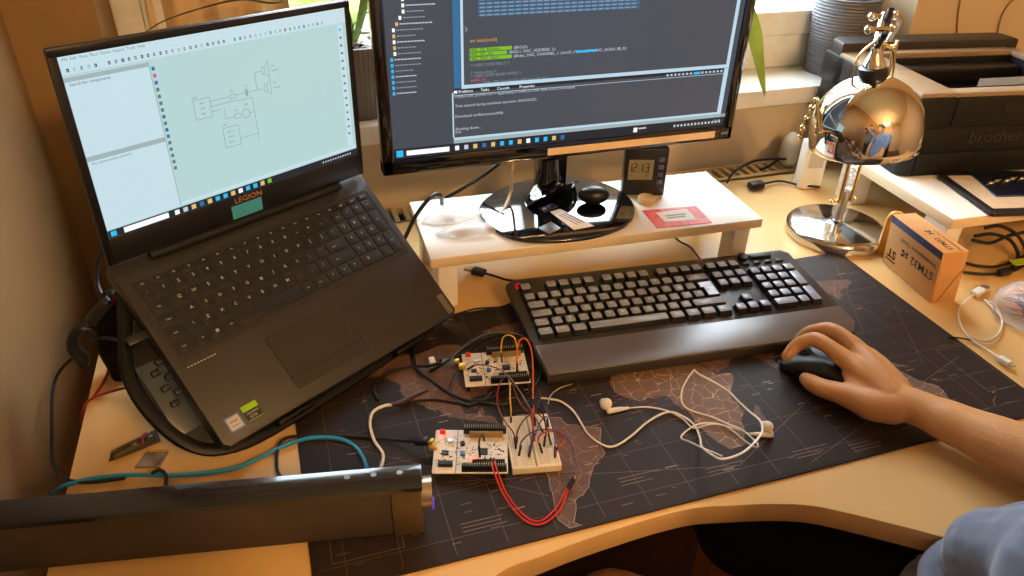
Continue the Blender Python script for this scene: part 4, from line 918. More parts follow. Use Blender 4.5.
# ================================================================== DESK LAMP
bc_ = Vector((.486, .468, 0)); LY = .468
lm_ = thing('desk_lamp', 'chrome desk lamp with a round mirror-like shade behind the keyboard', 'lamp', bc_)
lo = T(*(-bc_)); M_base = pm('lamp_base_chrome', (.62, .61, .58, 1), .14, 1, var=.03)
b = MB(); b.lathe([(.079, .0), (.083, .002), (.0835, .014), (.081, .019), (.074, .0225), (.02, .0245), (.012, .027), (.0115, .030)], M_base, 56); b.build('base', lm_, ang=50)
b = MB(); b.tube([(0, 0, .026), (0, 0, .034), (0, 0, .055), (0, 0, .075), (0, 0, .085)], [.011, .007, .0075, .0085, .006], M_steel, n=18, sp=2); b.build('neck', lm_)
b = MB(); b.cyl((-.023, .0, .067), (.023, .0, .067), .0028, M_brass, n=12); b.ball((-.024, 0, .067), .0042, M_brass, 12); b.ball((.024, 0, .067), .0042, M_brass, 12); b.build('cross_bar', lm_); b = MB(); b.cyl((-.015, 0, .325), (.015, 0, .325), .003, M_brass, n=10); b.build('cross_bar', lm_)
b = MB()
for s_ in (-1, 1):
    b.cyl((s_*.012, -.004, .065), (s_*.012, -.004, .335), .0036, M_brass, n=10)
b.build('arm_rod', lm_)
b = MB()
for s_ in (-1, 1):
    pts_ = [(s_*.005+.0032*math.cos(k*.9), -.002+.0032*math.sin(k*.9), .085+k*.0011) for k in range(170)]
    b.tube(pts_, .0007, M_steel, n=5, sp=1)
b.build('spring', lm_)
# shade
DC = aty(866, 129, .405)-bc_; Rr = .0805
tiltM = T(*DC) @ R('Y', -.10) @ R('X', -.10)
b = MB(tiltM); prof = [(Rr*.955, -.36*Rr), (Rr*.985, -.33*Rr), (Rr*.995, -.2*Rr)]+[(Rr*math.cos(a), Rr*math.sin(a)) for a in [PI/2*k/22 for k in range(0, 21)]]
inner = [(r*.975, z*.975-.0006) for r, z in prof][::-1]
b.rings([[(r*math.cos(2*PI*k/72), r*math.sin(2*PI*k/72), z) for k in range(72)] for r, z in prof+inner[0:]+[(prof[0][0], prof[0][1]-.0004)]], M_chrome, False); b.build('lamp_shade', lm_, ang=60)
b = MB(tiltM); b.lathe([(.019, .078), (.0205, .083), (.020, .091), (.017, .093)], M_black, 32); b.build('collar', lm_)['label'] = 'black ring'
b = MB(tiltM); b.lathe([(.016, .092), (.015, .099), (.010, .108), (.008, .113), (.007, .120)], M_chrome, 32); b.build('shade_cap', lm_)
hdp = aty(884, 16, LY-.02)-bc_; capT = tiltM @ Vector((0, 0, .120))
b = MB(); b.tube([tiltM @ Vector((-.034, 0, .070)), tiltM @ Vector((-.035, 0, .092)), tiltM @ Vector((-.027, 0, .114)), tiltM @ Vector((0, 0, .128)), tiltM @ Vector((.027, 0, .114)), tiltM @ Vector((.035, 0, .092)), tiltM @ Vector((.034, 0, .070))], .0021, M_brass, n=10, sp=5)
b.build('yoke', lm_)
b = MB(); y2 = tiltM @ Vector((0, 0, .128)); b.limb([y2, (y2+hdp)/2+Vector((0, 0, .0)), hdp], [.005, .0055, .006], M_chrome, n=12)
b.cyl(hdp+Vector((-.020, 0, 0)), hdp+Vector((.020, 0, 0)), .0038, M_brass, n=12); b.cyl(y2+Vector((-.024, 0, .018)), y2+Vector((.024, 0, .018)), .0036, M_brass, n=12)
for p_ in (hdp, y2+Vector((0, 0, .018))):
    for s_ in (-1, 1): b.ball(tuple(p_+Vector((s_*.021, 0, 0))), .0062, M_chrome, 12)
b.tube([hdp, Vector((0, -.01, hdp.z-.01)), Vector((0, 0, .335))], .0045, M_steel, n=10); b.build('head_joint', lm_)
b = MB(); b.tube([hdp+Vector((.0, -.010, .014)), hdp+Vector((-.004, -.014, -.01)), y2+Vector((.0, -.010, .012)), capT+Vector((.002, -.004, .016)), capT], .0045, M_cable, n=10); b.build('cord', lm_)['label'] = 'black cord'
b = MB(); kp = [aty(816, 100, .44), aty(812, 108, .44), aty(807, 118, .44), aty(803, 128, .44), aty(800, 137, .44)]
b.tube([p-bc_ for p in ([tiltM @ Vector((-.082, 0, .01))+bc_]+kp)], .0028, M_brass, n=8)
for i, p in enumerate(kp): b.ball(tuple(p-bc_), .0052 if i % 2 else .0042, M_brass, 12)
b.build('side_knob', lm_)

# white upright adapter and plug behind the lamp
q = at(806, 186, 0); w_ = thing('power_adapter', 'tall white power adapter standing behind the lamp', 'adapter', q, math.radians(-12))
b = MB(); b.box((0, 0, .048), (.046, .030, .096), M_white, .004); b.build('casing', w_)
b = MB(); b.box((0, -.0155, .06), (.030, .001, .030), pm('label_grey', 'b9b6ae', .5)); b.build('label_plate', w_)
q = at(786, 166, 0); w_ = thing('wall_plug', 'pale grey round plug lying behind the white adapter', 'plug', q)
b = MB(); b.limb([(0, 0, .022), (0, .0, .055)], [.021, .019], pm('plug_pale_grey', 'b0aaa0', .4), n=24, sp=1); b.build('plug_body', w_)
b = MB(); b.tube([(-.02, 0, .02), (-.045, -.005, .008), (-.07, -.01, .004)], .003, M_cable, n=8); b.build('cord', w_)

# ================================================================== PRINTER SHELF AND PRINTER
ps = thing('printer_shelf', 'low white shelf at the right carrying the black printer', 'shelf', (.578+.25, .311+.15, 0), math.radians(-2.5))
b = MB(); b.box((0, 0, ZS-.009), (.50, .30, .018), M_lam, .001); o = b.build('board', ps); o.data.materials.append(M_lame)
for p in o.data.polygons:
    if abs(p.normal.z) < .5: p.material_index = 1
for sx in (-1, 1):
    for sy in (-1, 1): b = MB(); b.prism(rrect(.035, .05, .004, 3, sx*.222, sy*.11), 0, ZS-.0182, M_lam, .001); b.build('leg', ps)
pa = math.radians(-8)
PF = Vector((.599, .478, ZS+.0005))
pt = thing('printer', 'black printer with an open recess in its top on the right shelf', 'printer', PF, pa)
pwid, pdep, phg = .385, .31, .143
M_pr = pm('printer_black_plastic', '0e0e10', .45, spec=.35, bump=.1, bscale=900); M_prt = pm('printer_top_taupe', '8d7a62', .28, var=.03, coat=.3); M_prd = pm('printer_top_dark', '2a2422', .45)
b = MB(); b.prism(rrect(pwid, pdep, .018, 4, pwid/2, pdep/2), 0, phg-.052, M_pr, .003)
def slabk(x0, x1, y0, y1): b.box(((x0+x1)/2, (y0+y1)/2, phg-.032), (x1-x0, y1-y0, .056), M_pr, .003)
slabk(0, .070, .0, .26); slabk(.07, pwid, .0, .03); slabk(pwid-.03, pwid, .01, .26); slabk(0, pwid, .235, pdep); b.build('body', pt)
b = MB()
# top frame around the recess
rx0, rx1, ry0, ry1 = .070, pwid-.03, .03, .235
def slab(x0, x1, y0, y1, z0, z1, m, bev=.003): b.box(((x0+x1)/2, (y0+y1)/2, (z0+z1)/2), (x1-x0, y1-y0, z1-z0), m, bev)
outer = rrect(pwid, pdep, .018, 4, pwid/2, pdep/2)
slab(.002, rx0, .006, .260, phg-.006, phg+.004, M_prt); slab(rx0-.004, pwid-.004, .004, ry0, phg-.006, phg+.004, M_prt); slab(rx1, pwid-.004, ry0-.003, .260, phg-.006, phg+.004, M_prt); slab(rx0-.004, rx1+.004, ry1, .260, phg-.006, phg+.006, M_prt)
b.build('top_frame', pt)
b = MB(); b.prism([(.002, .256), (pwid-.002, .256), (pwid-.006, pdep-.012), (pwid-.02, pdep), (.02, pdep), (.006, pdep-.012)], phg-.006, phg+.021, M_prd, .004); b.build('rear_cover', pt)
b = MB(); M_rec = pm('recess_black', '0c0c0d', .35)
b.prism([(rx0, ry0), (rx1, ry0), (rx1, ry1), (rx0, ry1)], phg-.052, phg-.046, M_rec); b.box(((rx0+rx1)/2, ry1-.02, phg-.03), (rx1-rx0, .04, .03), M_rec, .006); b.build('output_recess', pt)
b = MB(); b.add([(rx0+.06, ry0+.01, phg+.0015), (rx0+.16, ry0+.012, phg+.0015), (rx0+.17, ry0+.035, phg+.0075), (rx0+.08, ry0+.032, phg+.0075), (rx0+.06, ry0+.01, phg+.0007), (rx0+.16, ry0+.012, phg+.0007), (rx0+.17, ry0+.035, phg+.006), (rx0+.08, ry0+.032, phg+.006)], [(0, 1, 2, 3), (4, 5, 6, 7), (0, 1, 5, 4), (1, 2, 6, 5), (2, 3, 7, 6), (3, 0, 4, 7)], pm('paper_stop_grey', '6a6864', .4)); b.build('paper_stop', pt)
b = MB(); b.box((pwid/2+.06, -.0005, phg-.022), (pwid-.20, .002, .018), M_rec, .001); b.box((pwid/2+.0, -.001, .022), (pwid-.05, .003, .040), pm('printer_tray_black', '111112', .5, spec=.3), .001); b.build('front_tray', pt)
b = MB(); b.text('brother', .030, pm('printer_logo_grey', '2a2928', .35), T(.165, -.0022, .068) @ R('X', PI/2), bold=.01, sx=1.1); b.build('logo', pt, fix=False)
# flat tablet and blue packet
pA, pB = at(935, 172, ZS+.008), at(992, 213, ZS+.008)
ydir = (pA-pB).normalized(); L = (pA-pB).length
tb = thing('drawing_tablet', 'flat tablet with a thick black rim and pale face before the printer', 'tablet', pB+Vector((0, 0, -.0075)), math.atan2(ydir.y, ydir.x)-PI/2)
L = min(L, .152)
b = MB(); b.prism(rrect(.30, L, .006, 3, .15, L/2), 0, .0075, M_black, .002); b.build('rim', tb)
b = MB(); b.prism(rrect(.276, L-.026, .002, 3, .15, L/2+.002), .0072, .0079, pm('tablet_face_reflection', 'cbb79a', .18, coat=.5), .0002); b.build('face', tb)  # pale reflection on the screen, painted as its colour
b = MB(); P4 = [at(966, 171, ZS+.0085), at(1024, 172, ZS+.0085), at(1050, 196, ZS+.0085), at(996, 197, ZS+.0085)]
P4 = [Vector((p.x, p.y, 0)) for p in P4]
b.prism([(p.x, p.y) for p in P4][::-1], ZS+.0086, ZS+.0104, pm('packet_blue_print', '16486e', .2, var=.5, scale=25, coat=.6), .0005)
pk = tag(b.build('picture_packet'), 'glossy dark blue packet lying on the tablet', 'packet')
cq = sum(P4, Vector())/4
for i in range(5):
    x, y = cq.x-.035+.017*i, cq.y+.004+.004*(i % 2)
    t = MB(T(*(-pk.location))); t.ball((x, y, ZS+.0125), (.0055, .0035, .0028), M_steel, 12); t.cyl((x-.012, y-.003, ZS+.0122), (x+.012, y+.003, ZS+.0122), .0012, M_steel, n=6); t.build('metal_bit', pk)
b = MB(T(*(-pk.location))); b.prism([(p.x*.96+cq.x*.04, p.y*.96+cq.y*.04) for p in P4][::-1], ZS+.0100, ZS+.0106, pm('packet_band_dark', '0c1524', .25, var=.6, scale=40)); b.build('dark_band', pk)

# ================================================================== CARDBOARD BOX
M_card = pm('cardboard', 'c8955a', .7, var=.05, scale=40, bump=.1); M_ink2 = pm('carton_ink_black', '241c18', .6); M_bstrip = pm('carton_blue_strip', '2b3a66', .5)
A_, B_, C_ = at(930, 303), at(954, 294), at(879, 259)
bx = thing('cardboard_box', 'small brown cardboard box with upside-down STM32 print beside the mat', 'box', (A_.x, A_.y, .0003), math.atan2(C_.y-A_.y, C_.x-A_.x)-PI/2)
BL_, BW_, BH_ = .124, .042, .088
SH_ = Matrix(((1, 0, -.11, 0), (0, 1, 0, 0), (0, 0, 1, 0), (0, 0, 0, 1)))
b = MB(SH_); b.box((BW_/2, BL_/2, BH_/2), (BW_, BL_, BH_), M_card, .0008); b.build('carton', bx)
b = MB(SH_); b.box((BW_/2, .0, BH_*.5), (BW_-.006, .0008, BH_-.004), M_card); b.tube([(.010, -.0008, .002), (.022, -.0008, .025), (.036, -.0008, .05), (.050, -.0008, .072)], .0005, pm('flap_crease', '5a3a1c', .8), n=4); b.build('end_flap', bx)
FM = SH_ @ T(-.0004, BL_, 0) @ Matrix(((0, 0, -1, 0), (-1, 0, 0, 0), (0, 1, 0, 0), (0, 0, 0, 1)))   # face plane: u to the right, v up
pb = MB(FM); pb.quad(0, BH_*.86, BL_, BH_*.995, 0, M_bstrip)
F2 = lambda u, v: T(u*BL_, v*BH_, .0001) @ R('Z', PI)
pb.text('STM32', .019, M_ink2, F2(.72, .47), bold=.01); pb.text('Development Tools', .0105, M_ink2, F2(.60, .68)); pb.text('ST', .020, M_ink2, F2(.15, .30) @ Matrix.Shear('XY', 4, (.2, 0)) if False else F2(.15, .30), bold=.03); pb.quad(.04*BL_, .14*BH_, .25*BL_, .17*BH_, .0001, M_ink2)
def butterfly(mb, M, s):
    for a, c in (((0, 0), (1, .7)), ((0, 0), (1, -.6)), ((0, 0), (-.8, .5)), ((0, 0), (-.8, -.6))):
        mb.add([(a[0]*s, a[1]*s, 0), (c[0]*s, c[1]*s*.3, 0), (c[0]*s, c[1]*s, 0), (c[0]*s*.4, c[1]*s*1.1, 0)], [(0, 1, 2, 3)], M_ink2, M)
butterfly(pb, F2(.39, .47), .009)
FT = SH_ @ T(0, BL_, BH_+.0004) @ Matrix(((0, 1, 0, 0), (-1, 0, 0, 0), (0, 0, 1, 0), (0, 0, 0, 1)))
pb2 = MB(FT); pb2.text('STM32', .013, M_ink2, T(.80*BL_, .45*BW_, 0) @ R('Z', PI), bold=.01); butterfly(pb2, T(.52*BL_, .48*BW_, 0) @ R('Z', PI), .007); pb2.text('Development Tools', .008, M_ink2, T(.72*BL_, .74*BW_, 0) @ R('Z', PI))
pb.build('side_print', bx, fix=False); pb2.build('top_print', bx, fix=False)
# tan rounded piece behind the box
q0, q1 = at(875, 256), at(891, 262)
d = (q1-q0); b = MB(); hw = .014
arc = [(-hw, 0), (hw, 0), (hw, .066)]+[(hw*math.cos(a), .066+hw*math.sin(a)) for a in [PI*k/10 for k in range(1, 10)]]+[(-hw, .066)]
b.prism(arc, -.003, .003, pm('varnished_wood', 'c8963c', .4, var=.12, scale=60), .001, M=R('X', PI/2))
wp = b.build('wooden_tag', recenter=False); c = (q0+q1)/2+Vector((.004, .010, .0)); c = at(886, 257)+Vector((.004, .010, 0)); wp.location = c; wp.rotation_euler = (0, 0, -.35)
tag(wp, 'upright orange-tan wooden piece with a rounded top behind the box', 'wooden piece')

# ================================================================== THINGS ON THE WHITE SHELF
zs = ZS+.0003
q0, q1 = at(623, 195, ZS), at(665, 195, ZS); d = (q1-q0).normalized()
ck = thing('digital_clock', 'small dark digital clock showing 12:13 behind the monitor base', 'clock', (q0.x+.030, q0.y-.010, zs), math.radians(-16))
b = MB(); b.box((0, .007, .041), (.070, .018, .082), pm('clock_dark_brown', '1f1b1c', .35, coat=.2), .003); b.build('case', ck)
b = MB(); b.box((-.008, -.0022, .046), (.040, .001, .034), pm('lcd_greenish_grey', '8d8b6e', .25)); b.build('display', ck)
b = MB(); CM = T(-.008, -.0030, .046) @ R('X', PI/2)
def seven(mb, ch, x, y, w_, h_, m):
    S = {'1': 'bc', '2': 'abged', '3': 'abgcd', '7': 'abc', '5': 'afgcd'}[ch]; t_ = .0016
    L_ = dict(a=((x, y+h_), (x+w_, y+h_)), b=((x+w_, y+h_), (x+w_, y+h_/2)), c=((x+w_, y+h_/2), (x+w_, y)), d=((x, y), (x+w_, y)), e=((x, y), (x, y+h_/2)), f=((x, y+h_/2), (x, y+h_)), g=((x, y+h_/2), (x+w_, y+h_/2)))
    for k in S: mb.line(L_[k][0], L_[k][1], t_, 0, m, CM)
M_lcd = pm('lcd_ink', '17160f', .5)
for ch, x in zip('12', (-.020, -.0125)): seven(b, ch, x, -.003, .0048, .014, M_lcd)
for ch, x in zip('13', (-.002, .0075)): seven(b, ch, x, -.003, .0048, .014, M_lcd)
b.quad(-.0050, .000, -.0036, .0014, 0, M_lcd, CM); b.quad(-.0050, .006, -.0036, .0074, 0, M_lcd, CM); b.text('25', .006, M_lcd, CM @ T(.011, -.010, 0)); b.text('M', .004, M_lcd, CM @ T(-.015, -.010, 0)); b.build('clock_digits', ck, fix=False)
for i in range(4):
    b = MB(); b.box((.024, -.0030, .064-i*.013), (.009, .002, .0075), pm('clock_button_blue_grey', '56608a', .35), .0015); b.build('button', ck)
b = MB(); b.lathe([(.006, 0), (.0135, 0), (.014, .001), (.014, .010), (.0135, .011), (.006, .011)], pm('tape_beige', 'd6b78a', .5), 32, T(0, 0, 0)); o = b.build('tape_roll', recenter=False); q = at(646, 203, ZS); o.location = (q.x, q.y, zs); tag(o, 'small beige roll of tape in front of the clock', 'tape')
# red card
P4 = [at(642, 211, ZS), at(696, 206.5, ZS), at(712, 223, ZS), at(657, 228.5, ZS)]
cc = sum(P4, Vector())/4; b = MB(); M_rc = pm('card_red_print', 'd8503a', .45, var=.35, scale=90)
b.prism([(p.x, p.y) for p in P4][::-1], zs, zs+.0007, M_rc)
k_ = lambda u, v: (P4[3]*(1-u)*(1-v)+P4[2]*u*(1-v)+P4[1]*u*v+P4[0]*(1-u)*v)
w4 = [k_(.22, .28), k_(.80, .22), k_(.78, .86), k_(.20, .80)]; b.add([(p.x, p.y, zs+.0010) for p in w4], [(0, 1, 2, 3)], pm('card_white', 'e6dccb', .5))
axx = (P4[2]-P4[3]).normalized(); fmx = frame(Vector((k_(.5, .5).x, k_(.5, .5).y, zs+.0012)), axx, (-axx.y, axx.x, 0))
for i in range(2): b.quad(-.018, .003-i*.007, .017-i*.004, .006-i*.007, 0, pm('card_text', '6a5a58', .6), fmx)
b.build('card'); tag(bpy.data.objects['card'], 'red and white card lying on the right of the white shelf', 'card')
# on the monitor base
zb = ZS+.0071
q = at(593, 203, zb); b = MB(); b.ball((0, 0, .0142), (.0245, .0175, .0142), pm('matt_black', '131315', .38), 28); o = b.build('earbud_case', recenter=False); o.location = (q.x, q.y, zb); o.rotation_euler = (0, 0, -.3); tag(o, 'black egg-shaped earbud case sitting on the glossy monitor base', 'case')
s_ = MB(T(0, 0, .0)); s_.tube([(.0241*math.cos(a), .0172*math.sin(a), .0165) for a in [2*PI*k/30 for k in range(30)]], .0003, M_gap, n=4, sp=1, closed=True); s_.build('lid_seam', o)
def flat(name, lab, cat, pxs, z, th_, m, group=None):
    P_ = [at(x, y, z) for x, y in pxs]; b = MB(); b.prism([(p.x, p.y) for p in P_][::-1], z, z+th_, m, th_*.2); o = tag(b.build(name), lab, cat, group); return o, P_
flat('adapter_chip', 'small flat grey square card on the monitor base', 'card', ((538, 229), (551, 222.5), (561, 229), (549, 235)), zb, .002, pm('sd_card_grey', '56544f', .4))
o, P_ = flat('paper_strip', 'pale printed paper strip on the glossy monitor base', 'paper', ((550, 212), (560, 209), (594, 226), (574, 230)), zb, .0005, pm('paper_pale_pink', 'e2d6ce', .6))
b = MB(T(*(-o.location))); ax_ = (P_[2]-P_[1]).normalized(); pfm = frame((P_[0]+P_[2])/2+Vector((0, 0, .0008)), ax_, (-ax_.y, ax_.x, 0))
for i in range(3): b.quad(-.020, .004-i*.006, .020, .006-i*.006, 0, MATS['card_text'], pfm)
b.build('printed_lines', o, fix=False)
o, P_ = flat('sensor_module', 'tiny circuit module with a blue part near the monitor neck', 'circuit board', ((538, 209), (552, 204), (558, 207), (545, 213)), zb+.001, .0016, pm('module_dark_pcb', '2a2430', .4))
b = MB(T(*(-o.location))); c = sum(P_, Vector())/4; b.box((c.x, c.y, zb+.0045), (.007, .005, .004), pm('part_blue', '3a48c0', .3), .001); b.box((c.x-.008, c.y-.003, zb+.0035), (.006, .004, .003), M_steel, .0005); b.build('blue_component', o)['label'] = 'blue block'
for i, (px, py, lab) in enumerate(((448, 219, 'clear plastic bag of small parts, the rear one on the shelf\'s left end'), (462, 233, 'clear plastic bag of small parts, the front one on the shelf\'s left end'))):
    c = at(px+6, py, zs); b = MB(); rs = []
    for z, k in ((.0005, .9), (.003, 1.0), (.008, .85), (.012, .45)):
        rs.append([(c.x+.046*k*math.cos(a)*(1+.15*math.sin(4*a+i*2+z*300)), c.y+.019*k*math.sin(a)*(1+.2*math.cos(3*a+i+z*200)), zs+z) for a in [2*PI*j/28 for j in range(28)]])
    b.rings(rs, film('clear_zip_bag', 'e8e6e4', .32)); o = tag(b.build('zip_bag', ang=80), lab, 'bag')
    t = MB(T(*(-o.location)))
    for j in range(7): t.box((c.x-.012+rnd.uniform(-.010, .014), c.y+rnd.uniform(-.006, .006), zs+.0045), (.006, .003, .003), pm('component_pink_beige', 'c49a80', .5), .0008)
    t.build('small_parts', o)['kind'] = 'stuff'

# ================================================================== BITS ON THE LEFT OF THE DESK
p0_, p1_ = at(107, 458, .006), at(156, 434, .006); d = (p1_-p0_); ax = d.normalized()
t = thing('pin_header_strip', 'dark little circuit strip bristling with pins, left of the stand', 'circuit board', (p0_+p1_)/2-Vector((0, 0, .006)), math.atan2(ax.y, ax.x))
L = d.length
b = MB(R('X', .15)); b.prism([(-L/2, -.003), (L/2, -.011), (L/2+.004, .009), (-L/2+.008, .009)], .003, .0050, pm('pcb_olive_black', '34362a', .4), .0004); b.build('circuit_board', t)
b = MB(R('X', .15))
for i in range(22):
    x = -L/2+.006+i*(L-.01)/22; b.box((x, -.003, .007), (.0008, .0008, .006), M_gold); b.box((x, .004, .007), (.0008, .0008, .005), M_gold)
    if i % 3 == 0: b.box((x, .0005, .006), (.004, .003, .003), rnd.choice((M_steel, M_chip)), .0003)
b.build('pins', t)['kind'] = 'stuff'
b = MB(); b.tube([(L*.18, -.006, .006), (L*.24, -.002, .013), (L*.34, .004, .011), (L*.30, .008, .006)], .0013, pm('wire_magenta', 'a03a6a', .4), n=6); b.build('wire', t)['label'] = 'magenta wire'
o, P_ = flat('antistatic_packet', 'small silver packet with a yellow edge beside the teal cable', 'packet', ((147, 453), (169, 453), (160, 468), (135, 469)), .0004, .0035, pm('silver_foil', 'a9a49c', .25, .8, bump=.3, bscale=90))
b = MB(T(*(-o.location))); b.line(P_[0], P_[1], .004, .0043, pm('yellow_edge', 'b98a30', .4)); b.build('edge_tape', o, fix=False)['label'] = 'yellow edge'

# ================================================================== PLANTS ON THE SILL
ZW = WZ0+.035
M_pot = pm('pot_ribbed_taupe', '7a736a', .6, var=.04); M_pot2 = pm('pot_ribbed_grey', '5c5c63', .5, var=.04); M_soil = pm('soil', '2a2018', .9, bump=1); M_leaf = pm('leaf_green', '6f8a3a', .45, var=.25, scale=14)
def ribbed_pot(mb, r0, r1, h_, m, horiz, n=192):
    rs = []; N = 120
    for i in range(N+1):
        t_ = i/N; r = r0+(r1-r0)*t_; rs.append([((r+(0 if horiz else .0009*math.cos(48*2*PI*k/n)) + (.0007*math.cos(t_*2*PI*24) if horiz else 0))*math.cos(2*PI*k/n), (r+(0 if horiz else .0009*math.cos(48*2*PI*k/n))+(.0007*math.cos(t_*2*PI*24) if horiz else 0))*math.sin(2*PI*k/n), h_*t_) for k in range(n)])
    mb.rings(rs, m, False); mb.rings([[(r*math.cos(2*PI*k/n), r*math.sin(2*PI*k/n), z) for k in range(n)] for r, z in ((r1, h_), (r1-.005, h_+.001), (r1-.007, h_-.02))], m, False)
    mb.rings([[(r*math.cos(2*PI*k/n), r*math.sin(2*PI*k/n), z) for k in range(n)] for r, z in ((r0, 0), (.001, .0))], m, False)
def leaf(mb, pts, w_, m):
    P = spline(pts, 7); N = len(P); vs = []; fs = []
    for i, p in enumerate(P):
        t_ = i/(N-1); tan = (P[min(i+1, N-1)]-P[max(i-1, 0)]).normalized(); s_ = tan.cross(Vector((0, .3, 1))).normalized(); nrm = s_.cross(tan).normalized(); ww = w_*math.sin(PI*min(1, .12+t_*.88))**.7+.0004
        vs += [p-s_*ww, p-nrm*ww*.25, p+s_*ww, p-nrm*(ww*.25+.0006)]
    for i in range(N-1):
        a = i*4; c = a+4; fs += [(a, a+1, c+1, c), (a+1, a+2, c+2, c+1), (a, a+3, c+3, c), (a+3, a+2, c+2, c+3)]
    mb.add(vs, fs, m)
def plant(name, lab, pos, r0, r1, h_, mp, horiz, leaves, pebbles, M_l=None):
    t = thing(name, lab, 'potted plant', pos)
    b = MB(); ribbed_pot(b, r0, r1, h_, mp, horiz); b.build('pot', t, ang=60)
    b = MB(); b.lathe([(.001, h_-.012), (r1-.006, h_-.014)], M_soil, 32, cap=False); b.build('soil', t)
    if pebbles:
        b = MB(); Mw = pm('white_pebbles', 'd8d4cc', .5); Md = pm('dark_pebbles', '3a3834', .6)
        for i in range(160):
            a, rr_ = rnd.uniform(0, 2*PI), (r1-.012)*math.sqrt(rnd.random()); b.ball((rr_*math.cos(a), rr_*math.sin(a), h_-.008+rnd.uniform(0, .004)), (.0055, .0045, .0035), Mw if i % 3 else Md, 8)
        b.build('pebbles', t)['kind'] = 'stuff'
    for lv in leaves:
        b = MB(T(*(-Vector(pos)))); leaf(b, lv[0], lv[1], lv[2] if len(lv) > 2 else M_leaf); b.build('leaf', t, ang=80)
    return t
P1 = Vector((-.272, .868, ZW))
M_olive = pm('leaf_dry_olive', '5a5a2c', .5, var=.2)
base = P1+Vector((0, 0, .115))
plant('potted_plant', 'plant in a taupe ribbed pot with white pebbles, between laptop and monitor', tuple(P1), .054, .064, .125, M_pot, False, [
    ([base+Vector((-.005, 0, 0)), aty(318, -30, .85), aty(282, 1, .84), aty(240, -1, .83), aty(200, 8, .83), aty(165, 20, .82), aty(142, 34, .82)], .0065, M_olive),
    ([base+Vector((-.015, 0, 0)), aty(352, 28, .85), aty(362, 16, .845), aty(372, 9, .84), aty(392, -10, .84)], .0028),
    ([base, base+Vector((-.02, -.01, .10)), base+Vector((-.03, .0, .22)), base+Vector((-.05, -.01, .36))], .012),
    ([base, base+Vector((.03, -.01, .10)), base+Vector((.05, -.02, .22)), base+Vector((.08, -.02, .30))], .012)], True)
P2 = Vector((.395, .868, ZW)); base = P2+Vector((0, 0, .11))
plant('potted_plant', 'plant hidden behind the monitor with one long leaf hanging at its right edge', tuple(P2), .045, .055, .12, M_pot, False, [
    ([base, base+Vector((.04, -.03, .18)), aty(735, -25, .79), aty(752, 22, .775), aty(758, 55, .77), aty(765, 97, .768)], .0175, pm('leaf_bright', '8fa43c', .4, var=.3, scale=20)),
    ([base, base+Vector((-.03, .01, .15)), base+Vector((-.09, .02, .22))], .013), ([base, base+Vector((.0, .0, .15)), base+Vector((-.02, -.02, .28))], .013)], False)
P3 = Vector((.742, .868, ZW)); base = P3+Vector((0, 0, .14))
plant('potted_plant', 'plant in the grey ribbed pot on the right of the window sill', tuple(P3), .056, .067, .155, M_pot2, True, [
    ([base, base+Vector((.02, -.01, .08)), base+Vector((.05, -.02, .16))], .012), ([base, base+Vector((-.02, -.01, .09)), base+Vector((-.05, -.0, .18))], .012), ([base, base+Vector((.0, .01, .1)), base+Vector((.01, .02, .2))], .012)], False)
# cables on the wall at the right
for lab, pts in (('thin cable running straight up the wall above the printer', [(957, 34), (958, 15), (961, -10), (962, -60)]), ('thin cable curving up the wall nearest the right edge', [(996, 40), (1001, 18), (1009, 4), (1024, -8), (1060, -30)])):
    cable3('wall_cable', lab, [aty(x, y, YB-.003) for x, y in pts], .0017, pm('cable_tan', '8f7550', .6))

# ================================================================== PERSON
M_skin = pm('skin', 'c08a56', .5, var=.06, scale=60, bump=.25, bscale=700, spec=.4)
M_skin.node_tree.nodes['Principled BSDF'].inputs['Subsurface Weight'].default_value = .12
M_skin.node_tree.nodes['Principled BSDF'].inputs['Subsurface Radius'].default_value = (.01, .004, .002)
def remeshed(name, mb, voxel, parent, smooth=3, fac=.5):
    o = mb.build(name, None, recenter=False)
    r = o.modifiers.new('r', 'REMESH'); r.mode = 'VOXEL'; r.voxel_size = voxel; r.use_smooth_shade = True
    s = o.modifiers.new('s', 'SMOOTH'); s.iterations = smooth; s.factor = fac
    bpy.context.view_layer.update()
    ev = o.evaluated_get(bpy.context.evaluated_depsgraph_get()); me = bpy.data.meshes.new_from_object(ev)
    me.name = name; old = o.data; o.modifiers.clear(); o.data = me; bpy.data.meshes.remove(old)
    me.polygons.foreach_set('use_smooth', [True]*len(me.polygons))
    if parent: o.parent = parent; o.location = -parent.location
    return o
V = Vector
pe = thing('person', 'person in a grey-blue shirt and black shorts with one hand on the mouse', 'person', (.25, -.33, -H))
b = MB()
wr = at(899, 401, .034); fa1 = at(955, 424, .036); fa2 = at(1024, 453, .040)
elb = fa2 + (fa2-wr).normalized()*.125; elb.z = .048
sho = V((.447, -.25, .29))
b.limb([wr, at(925, 411, .035), fa1, fa2, elb], [.0235, .0235, .0275, .034, .041], M_skin, n=22, sp=6, flat=.86)
b.limb([elb, (elb+sho)/2, sho], [.041, .046, .054], M_skin, n=20)
